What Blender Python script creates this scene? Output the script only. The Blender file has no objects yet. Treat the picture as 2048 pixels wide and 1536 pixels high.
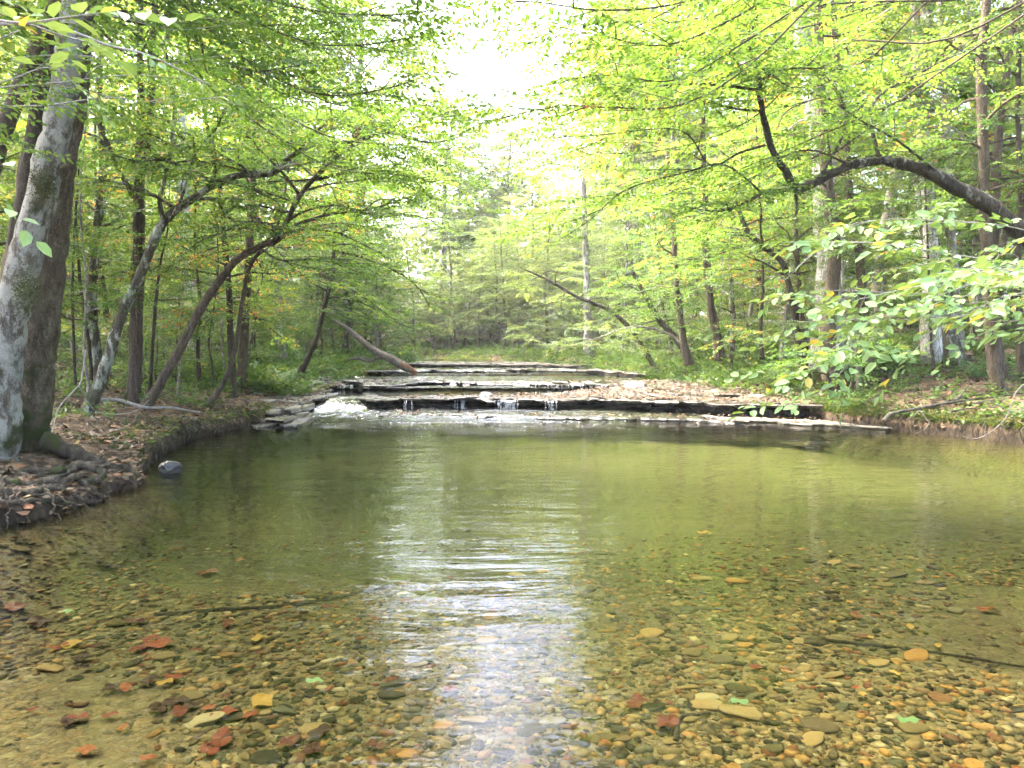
import bpy, math
import numpy as np
from mathutils import Vector
from bisect import bisect

scene = bpy.context.scene
R = math.radians
# ------------------------------------------------------------------ camera
F = 1500.0          # focal length in pixels of the 2048 wide photograph
CAMZ = 1.5
PITCH = math.atan(73.0 / F)
cam_d = bpy.data.cameras.new("camera")
cam = bpy.data.objects.new("camera", cam_d)
scene.collection.objects.link(cam)
cam.location = (0, 0, CAMZ)
cam.rotation_euler = (math.pi / 2 - PITCH, 0, 0)
cam_d.sensor_width = 36.0
cam_d.lens = 36.0 * F / 2048.0
cam_d.clip_start = 0.05
cam_d.clip_end = 2000
scene.camera = cam
# ------------------------------------------------------------------ world, sun, exposure
SUN_EL, SUN_AZ = R(56), R(300)
world = bpy.data.worlds.new("World")
scene.world = world
world.use_nodes = True
wn = world.node_tree
bg = wn.nodes["Background"]
sky = wn.nodes.new("ShaderNodeTexSky")
sky.sky_type = 'NISHITA'
sky.sun_disc = False
sky.sun_elevation = SUN_EL
sky.sun_rotation = SUN_AZ
sky.air_density = .8
sky.dust_density = 7.0
sky.ozone_density = 1.0
wn.links.new(sky.outputs[0], bg.inputs[0])
bg.inputs[1].default_value = 0.15
sun_d = bpy.data.lights.new("sun", 'SUN')
sun_d.energy = 1.4
sun_d.angle = R(22)
sun_d.color = (1.0, 0.95, 0.86)
sun = bpy.data.objects.new("sun", sun_d)
scene.collection.objects.link(sun)
sdir = Vector((math.sin(SUN_AZ) * math.cos(SUN_EL), math.cos(SUN_AZ) * math.cos(SUN_EL), math.sin(SUN_EL)))
sun.rotation_euler = sdir.to_track_quat('Z', 'Y').to_euler()
scene.view_settings.view_transform = 'Standard'
scene.view_settings.look = 'None'
scene.view_settings.gamma = 1.0
scene.view_settings.exposure = 4.08
scene.render.engine = 'CYCLES'
cy = scene.cycles
cy.max_bounces = 11
cy.diffuse_bounces = 7
cy.glossy_bounces = 3
cy.transmission_bounces = 8
cy.transparent_max_bounces = 8
cy.volume_bounces = 0
cy.caustics_reflective = False
cy.sample_clamp_indirect = 6.0
cy.use_adaptive_sampling = True
cy.adaptive_threshold = 0.03
try:
    cy.use_denoising = True
    cy.denoiser = 'OPENIMAGEDENOISE'
except Exception:
    pass

COL = scene.collection
HAZE = .0008

# ------------------------------------------------------------------ helpers
def P(px, py, d):
    """world point that the photograph shows at pixel px,py, at distance y = d"""
    u = (px - 1024.0) / F
    v = (768.0 - py) / F
    c, s = math.cos(PITCH), math.sin(PITCH)
    dy = c + v * s
    dz = -s + v * c
    k = d / dy
    return (u * k, d, CAMZ + dz * k)

def rng(s):
    return np.random.default_rng(s)

def _hash(ix, iy, seed):
    h = (ix.astype(np.int64) * 374761393 + iy.astype(np.int64) * 668265263 + seed * 974634777) & 0xffffffff
    h = ((h ^ (h >> 13)) * 1274126177) & 0xffffffff
    h = h ^ (h >> 16)
    return (h & 0xffff) / 65535.0

def vnoise(x, y, seed=0):
    x = np.asarray(x, float); y = np.asarray(y, float)
    x, y = np.broadcast_arrays(x, y)
    ix = np.floor(x); iy = np.floor(y)
    fx = x - ix; fy = y - iy
    fx = fx * fx * (3 - 2 * fx); fy = fy * fy * (3 - 2 * fy)
    a = _hash(ix, iy, seed); b = _hash(ix + 1, iy, seed)
    c = _hash(ix, iy + 1, seed); d = _hash(ix + 1, iy + 1, seed)
    return (a * (1 - fx) + b * fx) * (1 - fy) + (c * (1 - fx) + d * fx) * fy

def fbm(x, y, seed=0, o=4):
    t = 0; a = .5; f = 1.0
    for i in range(o):
        t = t + a * (vnoise(np.asarray(x) * f, np.asarray(y) * f, seed + i) - .5)
        a *= .5; f *= 2.03
    return t

def cellnoise(x, y, seed=0):
    return _hash(np.floor(np.asarray(x, float)), np.floor(np.asarray(y, float)), seed)

def sstep(a, b, x):
    t = np.clip((np.asarray(x, float) - a) / (b - a), 0, 1)
    return t * t * (3 - 2 * t)

class Geo:
    def __init__(self):
        self.v = []; self.f4 = []; self.f3 = []; self.r = []; self.n = 0
    def add(self, v, f4=None, f3=None, r=None):
        v = np.asarray(v, float).reshape(-1, 3)
        if len(v) == 0: return
        self.v.append(v)
        if f4 is not None and len(f4): self.f4.append(np.asarray(f4, np.int64).reshape(-1, 4) + self.n)
        if f3 is not None and len(f3): self.f3.append(np.asarray(f3, np.int64).reshape(-1, 3) + self.n)
        if r is None: r = np.zeros(len(v))
        r = np.asarray(r, float)
        if r.ndim == 0: r = np.full(len(v), float(r))
        self.r.append(r)
        self.n += len(v)
    def mesh(self, name, mat, smooth=True):
        me = bpy.data.meshes.new(name)
        if self.n:
            v = np.concatenate(self.v)
            f4 = np.concatenate(self.f4) if self.f4 else np.zeros((0, 4), np.int64)
            f3 = np.concatenate(self.f3) if self.f3 else np.zeros((0, 3), np.int64)
            nl = len(f4) * 4 + len(f3) * 3
            me.vertices.add(len(v)); me.vertices.foreach_set("co", v.astype(np.float32).ravel())
            me.loops.add(nl); me.loops.foreach_set("vertex_index", np.concatenate([f4.ravel(), f3.ravel()]).astype(np.int32))
            np_ = len(f4) + len(f3)
            me.polygons.add(np_)
            ls = np.concatenate([np.arange(len(f4)) * 4, len(f4) * 4 + np.arange(len(f3)) * 3]).astype(np.int32)
            me.polygons.foreach_set("loop_start", ls)
            me.polygons.foreach_set("use_smooth", np.full(np_, smooth))
            a = me.attributes.new("rnd", 'FLOAT', 'POINT')
            a.data.foreach_set("value", np.concatenate(self.r).astype(np.float32))
            me.update(calc_edges=True)
            me.validate()
        if mat: me.materials.append(mat)
        return me
    def obj(self, name, mat, parent=None, smooth=True):
        o = bpy.data.objects.new(name, self.mesh(name, mat, smooth))
        COL.objects.link(o)
        if parent: o.parent = parent
        return o

def tag(o, label=None, cat=None, group=None, kind=None):
    if label: o["label"] = label
    if cat: o["category"] = cat
    if group: o["group"] = group
    if kind: o["kind"] = kind
    return o

def empty(name, loc=(0, 0, 0), rz=0.0, s=1.0):
    o = bpy.data.objects.new(name, None)
    COL.objects.link(o)
    o.location = loc; o.rotation_euler = (0, 0, rz); o.scale = (s, s, s)
    o.empty_display_size = .2
    return o

def copy_thing(root, loc, rz=0.0, s=1.0):
    r = root.copy(); COL.objects.link(r)
    r.location = loc; r.rotation_euler = (0, 0, rz); r.scale = (s, s, s)
    for ch in list(root.children):
        c = ch.copy(); COL.objects.link(c); c.parent = r
    return r

def crom(pts, k=6, rad=None):
    """Catmull-Rom through pts; rad interpolated"""
    p = np.asarray(pts, float)
    if len(p) < 3:
        t = np.linspace(0, 1, k + 1)[:, None]
        q = p[0] * (1 - t) + p[1] * t
        if rad is None: return q
        return q, np.interp(np.linspace(0, 1, len(q)), np.linspace(0, 1, len(rad)), rad)
    e = np.vstack([2 * p[0] - p[1], p, 2 * p[-1] - p[-2]])
    out = []
    for i in range(1, len(e) - 2):
        t = np.arange(k)[:, None] / k
        a, b, c, d = e[i - 1], e[i], e[i + 1], e[i + 2]
        out.append(.5 * (2 * b + (c - a) * t + (2 * a - 5 * b + 4 * c - d) * t * t + (3 * b - a - 3 * c + d) * t ** 3))
    q = np.vstack(out + [p[-1:]])
    if rad is None: return q
    rr = np.interp(np.linspace(0, len(p) - 1, len(q)), np.linspace(0, len(p) - 1, len(rad)), rad)
    return q, rr

def tube(g, pts, rad, n=6, r=0.0, rough=0.0, seed=0):
    p = np.asarray(pts, float); rad = np.asarray(rad, float)
    if rad.ndim == 0: rad = np.full(len(p), float(rad))
    m = len(p)
    t = np.gradient(p, axis=0); t /= np.linalg.norm(t, axis=1)[:, None] + 1e-9
    ref = np.array([1., 0, 0]) if abs(t[0][0]) < .7 else np.array([0, 1., 0])
    u = np.zeros_like(p); cur = ref - t[0] * ref.dot(t[0]); cur /= np.linalg.norm(cur)
    for i in range(m):
        cur = cur - t[i] * cur.dot(t[i]); cur /= np.linalg.norm(cur) + 1e-9
        u[i] = cur
    w = np.cross(t, u)
    a = np.arange(n) / n * 2 * math.pi
    rr = np.repeat(rad[:, None], n, 1)
    if rough:
        ii, jj = np.meshgrid(np.arange(m), np.arange(n), indexing='ij')
        rr = rr * (1 + rough * (vnoise(ii * .45, np.cos(a)[jj] * 2 + 7, seed) + vnoise(ii * .45, np.sin(a)[jj] * 2 + 17, seed + 3) - 1) * 1.6)
    v = p[:, None, :] + rr[:, :, None] * (np.cos(a)[None, :, None] * u[:, None, :] + np.sin(a)[None, :, None] * w[:, None, :])
    v = v.reshape(-1, 3)
    i = np.arange(m - 1)[:, None] * n; j = np.arange(n)[None, :]; j2 = (j + 1) % n
    f = np.stack([i + j, i + j2, i + n + j2, i + n + j], -1).reshape(-1, 4)
    v = np.vstack([v, p[0:1], p[-1:]])
    f3 = [[m * n, (k + 1) % n, k] for k in range(n)] + [[m * n + 1, (m - 1) * n + k, (m - 1) * n + (k + 1) % n] for k in range(n)]
    g.add(v, f, f3, r)

# ------------------------------------------------------------------ materials
def new_mat(name):
    m = bpy.data.materials.new(name); m.use_nodes = True
    nt = m.node_tree; nt.nodes.clear()
    out = nt.nodes.new("ShaderNodeOutputMaterial")
    return m, nt, out

def N(nt, t, **k):
    n = nt.nodes.new("ShaderNode" + t)
    for a, b in k.items():
        if a == 'i':
            for kk, vv in b.items(): n.inputs[kk].default_value = vv
        else: setattr(n, a, b)
    return n

def ramp(nt, stops, fac=None, interp='LINEAR'):
    r = nt.nodes.new("ShaderNodeValToRGB")
    r.color_ramp.interpolation = interp
    e = r.color_ramp.elements
    while len(e) < len(stops): e.new(.5)
    for x, (p, c) in zip(e, stops):
        x.position = p; x.color = (c[0], c[1], c[2], 1)
    if fac is not None: nt.links.new(fac, r.inputs[0])
    return r

def leaf_mat(name, stops, trans=.45, tcol=1.6, rough=.5, spec=.25, treevar=.42):
    m, nt, out = new_mat(name)
    L = nt.links.new
    at = N(nt, "Attribute", attribute_name="rnd")
    oi = N(nt, "ObjectInfo")
    ma = N(nt, "Math", operation='MULTIPLY_ADD'); L(oi.outputs["Random"], ma.inputs[0]); ma.inputs[1].default_value = treevar; ma.inputs[2].default_value = -treevar / 2
    ad = N(nt, "Math", operation='ADD', use_clamp=True); L(at.outputs["Fac"], ad.inputs[0]); L(ma.outputs[0], ad.inputs[1])
    cr = ramp(nt, stops, ad.outputs[0])
    ps = N(nt, "BsdfPrincipled"); ps.inputs["Roughness"].default_value = rough
    ps.inputs["Specular IOR Level"].default_value = spec
    L(cr.outputs[0], ps.inputs["Base Color"])
    tr = N(nt, "BsdfTranslucent")
    mul = N(nt, "MixRGB", blend_type='MULTIPLY'); mul.inputs[0].default_value = 1
    L(cr.outputs[0], mul.inputs[1]); mul.inputs[2].default_value = (tcol * 1.26, tcol * 1.04, tcol * .52, 1)
    L(mul.outputs[0], tr.inputs[0])
    mx = N(nt, "MixShader"); mx.inputs[0].default_value = trans
    L(ps.outputs[0], mx.inputs[1]); L(tr.outputs[0], mx.inputs[2]); L(mx.outputs[0], out.inputs[0])
    return m

G1 = [(0, (0.025, 0.0644, 0.0138)), (.35, (0.05, 0.1104, 0.023)), (.72, (0.085, 0.1518, 0.0345)), (.93, (0.13, 0.184, 0.04025)), (.98, (0.32, 0.2576, 0.046)), (1, (0.3, 0.1196, 0.0345))]
G2 = [(0, (0.03, 0.069, 0.0161)), (.45, (0.055, 0.115, 0.023)), (.85, (0.09, 0.1564, 0.0345)), (.97, (0.15, 0.1932, 0.04025)), (1, (0.3, 0.2392, 0.046))]
G3 = [(0, (0.05, 0.0966, 0.0345)), (.4, (0.09, 0.1518, 0.05175)), (.8, (0.14, 0.207, 0.07475)), (.95, (0.21, 0.2576, 0.092)), (1, (0.34, 0.276, 0.0805))]
GN = [(0, (.07, .15, .05)), (.5, (.125, .22, .075)), (.88, (.20, .30, .11)), (.955, (.32, .36, .09)), (1, (.42, .33, .07))]
M = {}
M['leaf'] = leaf_mat("leaf_green", G1, tcol=1.9, trans=.5)
M['leaf_deep'] = leaf_mat("leaf_deep_green", G2, tcol=1.8, trans=.5)
M['leaf_pale'] = leaf_mat("leaf_pale_yellow_green", G3, tcol=1.5, trans=.5)
M['leaf_near'] = leaf_mat("leaf_large_smooth", GN, tcol=1.2, trans=.33, rough=.45, spec=.3)
M['herb'] = leaf_mat("herb_green", G2, tcol=1.6, trans=.35)
M['litter'] = leaf_mat("dead_leaf", [(0, (0.0176, 0.01148, 0.00648)), (.35, (0.048, 0.03116, 0.01584)), (.6, (0.096, 0.06396, 0.036)), (.84, (0.168, 0.1148, 0.0684)), (.95, (0.16, 0.0615, 0.0252)), (1, (0.256, 0.1804, 0.072))], trans=.12, tcol=1, treevar=0, rough=.6)
M['sunk_leaf'] = leaf_mat("sunken_red_leaf", [(0, (.03, .010, .006)), (.5, (.15, .028, .012)), (.8, (.20, .055, .02)), (1, (.28, .17, .035))], trans=.05, tcol=1, treevar=.8, rough=.6)
M['seed'] = leaf_mat("dry_seed_bract", [(0, (.06, .03, .015)), (.5, (.13, .06, .025)), (1, (.22, .11, .05))], trans=.35, tcol=1.3, treevar=.2)
M['grass'] = leaf_mat("grass_blade", [(0, (.035, .06, .012)), (.6, (.07, .11, .025)), (1, (.16, .15, .06))], trans=.4, treevar=.1)

def bark(name, c0, c1, c2, scale=9.0, stretch=.18, bump=.5, patch=None, pamt=.5, pscale=3.0, moss=0.0, mossz=1.0):
    m, nt, out = new_mat(name); L = nt.links.new
    tc = N(nt, "TexCoord"); mp = N(nt, "Mapping"); L(tc.outputs["Object"], mp.inputs[0]); mp.inputs["Scale"].default_value = (1, 1, stretch)
    n1 = N(nt, "TexNoise", i={"Scale": scale, "Detail": 12.0, "Roughness": .78}); L(mp.outputs[0], n1.inputs[0])
    vo = N(nt, "TexVoronoi", feature='DISTANCE_TO_EDGE', i={"Scale": scale * 2.2}); L(mp.outputs[0], vo.inputs[0])
    nd = N(nt, "TexNoise", i={"Scale": scale * 2.5, "Detail": 3.0}); L(mp.outputs[0], nd.inputs[0])
    vm = N(nt, "MixRGB"); vm.inputs[0].default_value = .25; L(mp.outputs[0], vm.inputs[1]); L(nd.outputs["Color"], vm.inputs[2]); L(vm.outputs[0], vo.inputs[0])
    cr = ramp(nt, [(.34, c0), (.5, c1), (.64, c2)], n1.outputs[0])
    crk = ramp(nt, [(0, (.28, .28, .28)), (.22, (1, 1, 1))], vo.outputs["Distance"])
    mu = N(nt, "MixRGB", blend_type='MULTIPLY'); mu.inputs[0].default_value = .9; L(cr.outputs[0], mu.inputs[1]); L(crk.outputs[0], mu.inputs[2])
    col = mu.outputs[0]
    if patch:
        n2 = N(nt, "TexNoise", i={"Scale": pscale, "Detail": 12.0, "Roughness": .72}); 
        mp2 = N(nt, "Mapping"); L(tc.outputs["Object"], mp2.inputs[0]); mp2.inputs["Scale"].default_value = (1, 1, .55); L(mp2.outputs[0], n2.inputs[0])
        pr = ramp(nt, [(pamt - .03, (0, 0, 0)), (pamt + .04, (1, 1, 1))], n2.outputs[0])
        px = N(nt, "MixRGB"); L(pr.outputs[0], px.inputs[0]); L(col, px.inputs[1])
        pm = N(nt, "MixRGB", blend_type='MULTIPLY'); pm.inputs[0].default_value = .5; pm.inputs[1].default_value = (*patch, 1); L(crk.outputs[0], pm.inputs[2])
        L(pm.outputs[0], px.inputs[2])
        col = px.outputs[0]
    if moss:
        sx = N(nt, "SeparateXYZ"); L(tc.outputs["Object"], sx.inputs[0])
        mr = N(nt, "MapRange", i={"From Min": mossz * .2, "From Max": mossz, "To Min": moss, "To Max": 0}); L(sx.outputs["Z"], mr.inputs["Value"])
        n3 = N(nt, "TexNoise", i={"Scale": 5.0, "Detail": 5.0}); L(tc.outputs["Object"], n3.inputs[0])
        am = N(nt, "Math", operation='ADD'); L(n3.outputs[0], am.inputs[0]); L(mr.outputs[0], am.inputs[1])
        rr = ramp(nt, [(.62, (0, 0, 0)), (.78, (1, 1, 1))], am.outputs[0])
        mx = N(nt, "MixRGB"); L(rr.outputs[0], mx.inputs[0]); L(col, mx.inputs[1]); mx.inputs[2].default_value = (.05, .065, .015, 1)
        col = mx.outputs[0]
    ps = N(nt, "BsdfPrincipled"); ps.inputs["Roughness"].default_value = .9; ps.inputs["Specular IOR Level"].default_value = .2
    L(col, ps.inputs["Base Color"])
    b1 = N(nt, "Bump"); b1.inputs["Strength"].default_value = bump; b1.inputs["Distance"].default_value = .06
    hh = N(nt, "Math", operation='MULTIPLY_ADD'); L(crk.outputs[0], hh.inputs[0]); hh.inputs[1].default_value = .6; L(n1.outputs[0], hh.inputs[2])
    L(hh.outputs[0], b1.inputs["Height"]); L(b1.outputs[0], ps.inputs["Normal"])
    L(ps.outputs[0], out.inputs[0])
    return m

M['bark_big'] = bark("bark_grey_brown_patchy", (.08, .06, .036), (.21, .165, .105), (.36, .30, .21), 13, .35, 1.0, None, moss=.30, mossz=1.6)
M['bark_white'] = bark("bark_white_lichen", (.10, .083, .055), (.25, .22, .165), (.42, .39, .32), 15, .3, 1.0, (.56, .55, .47), .48, 6.5, moss=.28, mossz=1.5)
M['bark_cedar'] = bark("bark_red_brown_stringy", (.045, .032, .022), (.12, .088, .062), (.22, .17, .13), 14, .06, .8)
M['bark_lichen'] = bark("bark_lichen_spotted", (.05, .042, .028), (.10, .09, .06), (.17, .15, .105), 12, .3, .6, (.36, .38, .31), .53, 5)
M['bark_dark'] = bark("bark_dark_brown", (.035, .027, .018), (.075, .06, .042), (.13, .105, .075), 14, .2, .6)
M['bark_mid'] = bark("bark_mid_brown", (.05, .037, .024), (.12, .092, .062), (.20, .16, .115), 12, .18, .6)
M['bark_grey'] = bark("bark_pale_grey", (.13, .115, .09), (.25, .225, .18), (.36, .33, .28), 9, .25, .5, (.5, .5, .45), .56, 3)
M['bark_syc'] = bark("bark_white_sycamore", (.28, .26, .21), (.45, .43, .38), (.62, .6, .54), 5, .4, .3, (.2, .17, .12), .60, 2.5)
M['bark_bough'] = bark("bark_dark_lichen", (.03, .025, .018), (.075, .065, .045), (.15, .13, .095), 14, .3, .7, (.26, .27, .22), .60, 6)
M['bark_log'] = bark("bark_weathered_log", (.06, .05, .035), (.15, .13, .095), (.26, .23, .175), 12, .3, .8)
M['twig'] = bark("twig_grey", (.20, .18, .15), (.33, .30, .26), (.45, .42, .38), 20, .5, .2)
M['twig_dark'] = bark("twig_brown", (.05, .04, .028), (.10, .08, .055), (.16, .13, .09), 20, .5, .2)
M['root'] = bark("bark_weathered_root", (.04, .03, .02), (.11, .088, .06), (.23, .19, .135), 14, .5, .8, (.07, .085, .02), .58, 4)
M['heart'] = bark("split_heartwood", (.10, .045, .022), (.22, .10, .05), (.32, .18, .10), 14, .2, .6)

def soil_mat():
    m, nt, out = new_mat("forest_soil"); L = nt.links.new
    tc = N(nt, "TexCoord")
    geo = N(nt, "NewGeometry")
    n1 = N(nt, "TexNoise", i={"Scale": 1.3, "Detail": 8.0, "Roughness": .65}); L(tc.outputs["Object"], n1.inputs[0])
    vo = N(nt, "TexVoronoi", i={"Scale": 16.0, "Randomness": 1.0}); L(tc.outputs["Object"], vo.inputs[0])
    leafc = ramp(nt, [(0, (.04, .026, .014)), (.35, (.09, .06, .035)), (.65, (.16, .11, .07)), (1, (.22, .15, .09))], None)
    sx = N(nt, "SeparateColor"); L(vo.outputs["Color"], sx.inputs[0]); L(sx.outputs[0], leafc.inputs[0])
    soil = ramp(nt, [(.3, (.03, .022, .013)), (.6, (.07, .05, .03)), (.8, (.05, .055, .02))], n1.outputs[0])
    sel = ramp(nt, [(.4, (0, 0, 0)), (.55, (1, 1, 1))], n1.outputs[0])
    mx = N(nt, "MixRGB"); L(sel.outputs[0], mx.inputs[0]); L(soil.outputs[0], mx.inputs[1]); L(leafc.outputs[0], mx.inputs[2])
    # creek bed gravel below the water line
    sp = N(nt, "SeparateXYZ"); L(geo.outputs["Position"], sp.inputs[0])
    mpg = N(nt, "Mapping"); L(tc.outputs["Object"], mpg.inputs[0]); mpg.inputs["Scale"].default_value = (1, 1, .2)
    vg = N(nt, "TexVoronoi", i={"Scale": 26.0}); 
    nw = N(nt, "TexNoise", i={"Scale": 9.0, "Detail": 3.0}); L(mpg.outputs[0], nw.inputs[0])
    wm = N(nt, "MixRGB"); wm.inputs[0].default_value = .12; L(mpg.outputs[0], wm.inputs[1]); L(nw.outputs["Color"], wm.inputs[2]); L(wm.outputs[0], vg.inputs[0])
    sg = N(nt, "SeparateColor"); L(vg.outputs["Color"], sg.inputs[0])
    gc = ramp(nt, [(0, (0.02785, 0.02328, 0.01325)), (.2, (0.07956, 0.06403, 0.03312)), (.45, (0.1591, 0.1203, 0.0563)), (.62, (0.2387, 0.1707, 0.07783)), (.76, (0.2387, 0.1319, 0.04471)), (.88, (0.09945, 0.0815, 0.04306)), (1, (0.358, 0.2911, 0.1656))], sg.outputs[0])
    vg2 = N(nt, "TexVoronoi", i={"Scale": 90.0}); L(wm.outputs[0], vg2.inputs[0])
    sg2 = N(nt, "SeparateColor"); L(vg2.outputs["Color"], sg2.inputs[0])
    gc2 = ramp(nt, [(0, (0.0358, 0.02717, 0.0149)), (.5, (0.1193, 0.0912, 0.04637)), (1, (0.2586, 0.2037, 0.1159))], sg2.outputs[0])
    gm = N(nt, "MixRGB"); gm.inputs[0].default_value = .5; L(gc.outputs[0], gm.inputs[1]); L(gc2.outputs[0], gm.inputs[2])
    ns = N(nt, "TexNoise", i={"Scale": .55, "Detail": 4.0, "Roughness": .55}); L(tc.outputs["Object"], ns.inputs[0])
    sandm = ramp(nt, [(.44, (0, 0, 0)), (.56, (1, 1, 1))], ns.outputs[0])
    nf = N(nt, "TexNoise", i={"Scale": 5.0, "Detail": 6.0}); L(tc.outputs["Object"], nf.inputs[0])
    sandc = ramp(nt, [(.3, (0.09555, 0.07491, 0.03933)), (.7, (0.1638, 0.1291, 0.06773))], nf.outputs[0])
    bd = N(nt, "MixRGB"); L(sandm.outputs[0], bd.inputs[0]); L(gm.outputs[0], bd.inputs[1]); L(sandc.outputs[0], bd.inputs[2])
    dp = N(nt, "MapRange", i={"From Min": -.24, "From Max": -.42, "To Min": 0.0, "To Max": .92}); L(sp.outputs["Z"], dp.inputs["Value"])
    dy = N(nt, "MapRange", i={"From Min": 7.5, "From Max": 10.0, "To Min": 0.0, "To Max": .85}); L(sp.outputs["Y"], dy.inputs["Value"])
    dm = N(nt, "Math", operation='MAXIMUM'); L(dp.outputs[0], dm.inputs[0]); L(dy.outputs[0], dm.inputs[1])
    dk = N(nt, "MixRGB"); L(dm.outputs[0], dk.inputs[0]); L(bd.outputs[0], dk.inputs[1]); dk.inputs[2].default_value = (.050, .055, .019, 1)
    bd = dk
    zz = N(nt, "MapRange", i={"From Min": -.07, "From Max": -.01, "To Min": 0.0, "To Max": 1.0}); L(sp.outputs["Z"], zz.inputs["Value"])
    fin = N(nt, "MixRGB"); L(zz.outputs[0], fin.inputs[0]); L(bd.outputs[0], fin.inputs[1]); L(mx.outputs[0], fin.inputs[2])
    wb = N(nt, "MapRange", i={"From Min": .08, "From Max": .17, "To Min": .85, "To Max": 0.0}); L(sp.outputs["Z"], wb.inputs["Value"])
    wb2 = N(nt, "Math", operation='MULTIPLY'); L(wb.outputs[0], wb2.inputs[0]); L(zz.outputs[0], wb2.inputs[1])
    wm2 = N(nt, "MixRGB"); L(wb2.outputs[0], wm2.inputs[0]); L(fin.outputs[0], wm2.inputs[1]); wm2.inputs[2].default_value = (.016, .012, .008, 1)   # undercut-bank shade painted as a near-black band along the waterline
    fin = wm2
    ps = N(nt, "BsdfPrincipled"); ps.inputs["Roughness"].default_value = .9; ps.inputs["Specular IOR Level"].default_value = .15
    L(fin.outputs[0], ps.inputs["Base Color"])
    b = N(nt, "Bump"); b.inputs["Strength"].default_value = .6; b.inputs["Distance"].default_value = .03
    inv = N(nt, "Math", operation='SUBTRACT'); inv.inputs[0].default_value = 1; L(vg.outputs["Distance"], inv.inputs[1])
    L(inv.outputs[0], b.inputs["Height"]); L(b.outputs[0], ps.inputs["Normal"])
    L(ps.outputs[0], out.inputs[0])
    return m
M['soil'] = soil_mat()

def rock_mat(name, wet=.5, cols=((.04, .036, .03), (.12, .11, .09), (.24, .22, .18)), var=.8):
    m, nt, out = new_mat(name); L = nt.links.new
    tc = N(nt, "TexCoord")
    mp = N(nt, "Mapping"); L(tc.outputs["Object"], mp.inputs[0]); mp.inputs["Scale"].default_value = (1, 1, 6)
    n1 = N(nt, "TexNoise", i={"Scale": 2.2, "Detail": 9.0, "Roughness": .7}); L(mp.outputs[0], n1.inputs[0])
    n2 = N(nt, "TexNoise", i={"Scale": 14.0, "Detail": 5.0, "Roughness": .7}); L(mp.outputs[0], n2.inputs[0])
    at = N(nt, "Attribute", attribute_name="rnd")
    a = N(nt, "Math", operation='MULTIPLY_ADD'); L(n2.outputs[0], a.inputs[0]); a.inputs[1].default_value = .5; L(n1.outputs[0], a.inputs[2])
    a2 = N(nt, "Math", operation='MULTIPLY_ADD'); L(at.outputs["Fac"], a2.inputs[0]); a2.inputs[1].default_value = var * .4; L(a.outputs[0], a2.inputs[2])
    cr = ramp(nt, [(.55, cols[0]), (.85, cols[1]), (1.0, cols[2])], a2.outputs[0])
    ps = N(nt, "BsdfPrincipled"); L(cr.outputs[0], ps.inputs["Base Color"])
    rr = ramp(nt, [(.42, (.12,) * 3), (.62, (.65 - .35 * wet,) * 3)], n1.outputs[0])
    L(rr.outputs[0], ps.inputs["Roughness"]); ps.inputs["Specular IOR Level"].default_value = .5
    b = N(nt, "Bump"); b.inputs["Strength"].default_value = .6; b.inputs["Distance"].default_value = .03
    L(a.outputs[0], b.inputs["Height"]); L(b.outputs[0], ps.inputs["Normal"]); L(ps.outputs[0], out.inputs[0])
    return m
M['rock_wet'] = rock_mat("rock_wet_slate", 1.0, ((.015, .014, .012), (.05, .045, .038), (.12, .11, .09)))
M['rock_dry'] = rock_mat("rock_dry_slate", -.3, ((.025, .022, .018), (.085, .073, .058), (.17, .15, .12)))
M['rock_pale'] = rock_mat("rock_pale", -.4, ((.3, .28, .25), (.5, .48, .44), (.62, .6, .56)))
M['rock_grey'] = rock_mat("rock_grey_stone", -1, ((.006, .006, .0055), (.018, .018, .016), (.045, .044, .038)))

def stone_mat():
    m, nt, out = new_mat("creek_pebble"); L = nt.links.new
    at = N(nt, "Attribute", attribute_name="rnd"); oi = N(nt, "ObjectInfo")
    ad = N(nt, "Math", operation='ADD'); L(at.outputs["Fac"], ad.inputs[0]); L(oi.outputs["Random"], ad.inputs[1])
    fr = N(nt, "Math", operation='FRACT'); L(ad.outputs[0], fr.inputs[0])
    cr = ramp(nt, [(0, (0.0238, 0.02135, 0.01226)), (.22, (0.0714, 0.05693, 0.02859)), (.46, (0.1666, 0.1246, 0.05617)), (.64, (0.2499, 0.1779, 0.07659)), (.73, (0.2975, 0.1542, 0.04595)), (.79, (0.0952, 0.08064, 0.04289)), (.86, (0.1785, 0.06522, 0.02655)), (.92, (0.0714, 0.07115, 0.04289)), (1, (0.357, 0.2905, 0.1582))], fr.outputs[0])
    tc = N(nt, "TexCoord"); n = N(nt, "TexNoise", i={"Scale": 25.0, "Detail": 5.0}); L(tc.outputs["Object"], n.inputs[0])
    mr = ramp(nt, [(.3, (.55,) * 3), (.7, (1.1,) * 3)], n.outputs[0])
    mu = N(nt, "MixRGB", blend_type='MULTIPLY'); mu.inputs[0].default_value = 1; L(cr.outputs[0], mu.inputs[1]); L(mr.outputs[0], mu.inputs[2])
    ps = N(nt, "BsdfPrincipled"); ps.inputs["Roughness"].default_value = .8; ps.inputs["Specular IOR Level"].default_value = .1
    L(mu.outputs[0], ps.inputs["Base Color"]); L(ps.outputs[0], out.inputs[0])
    return m
M['stone'] = stone_mat()

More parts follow.
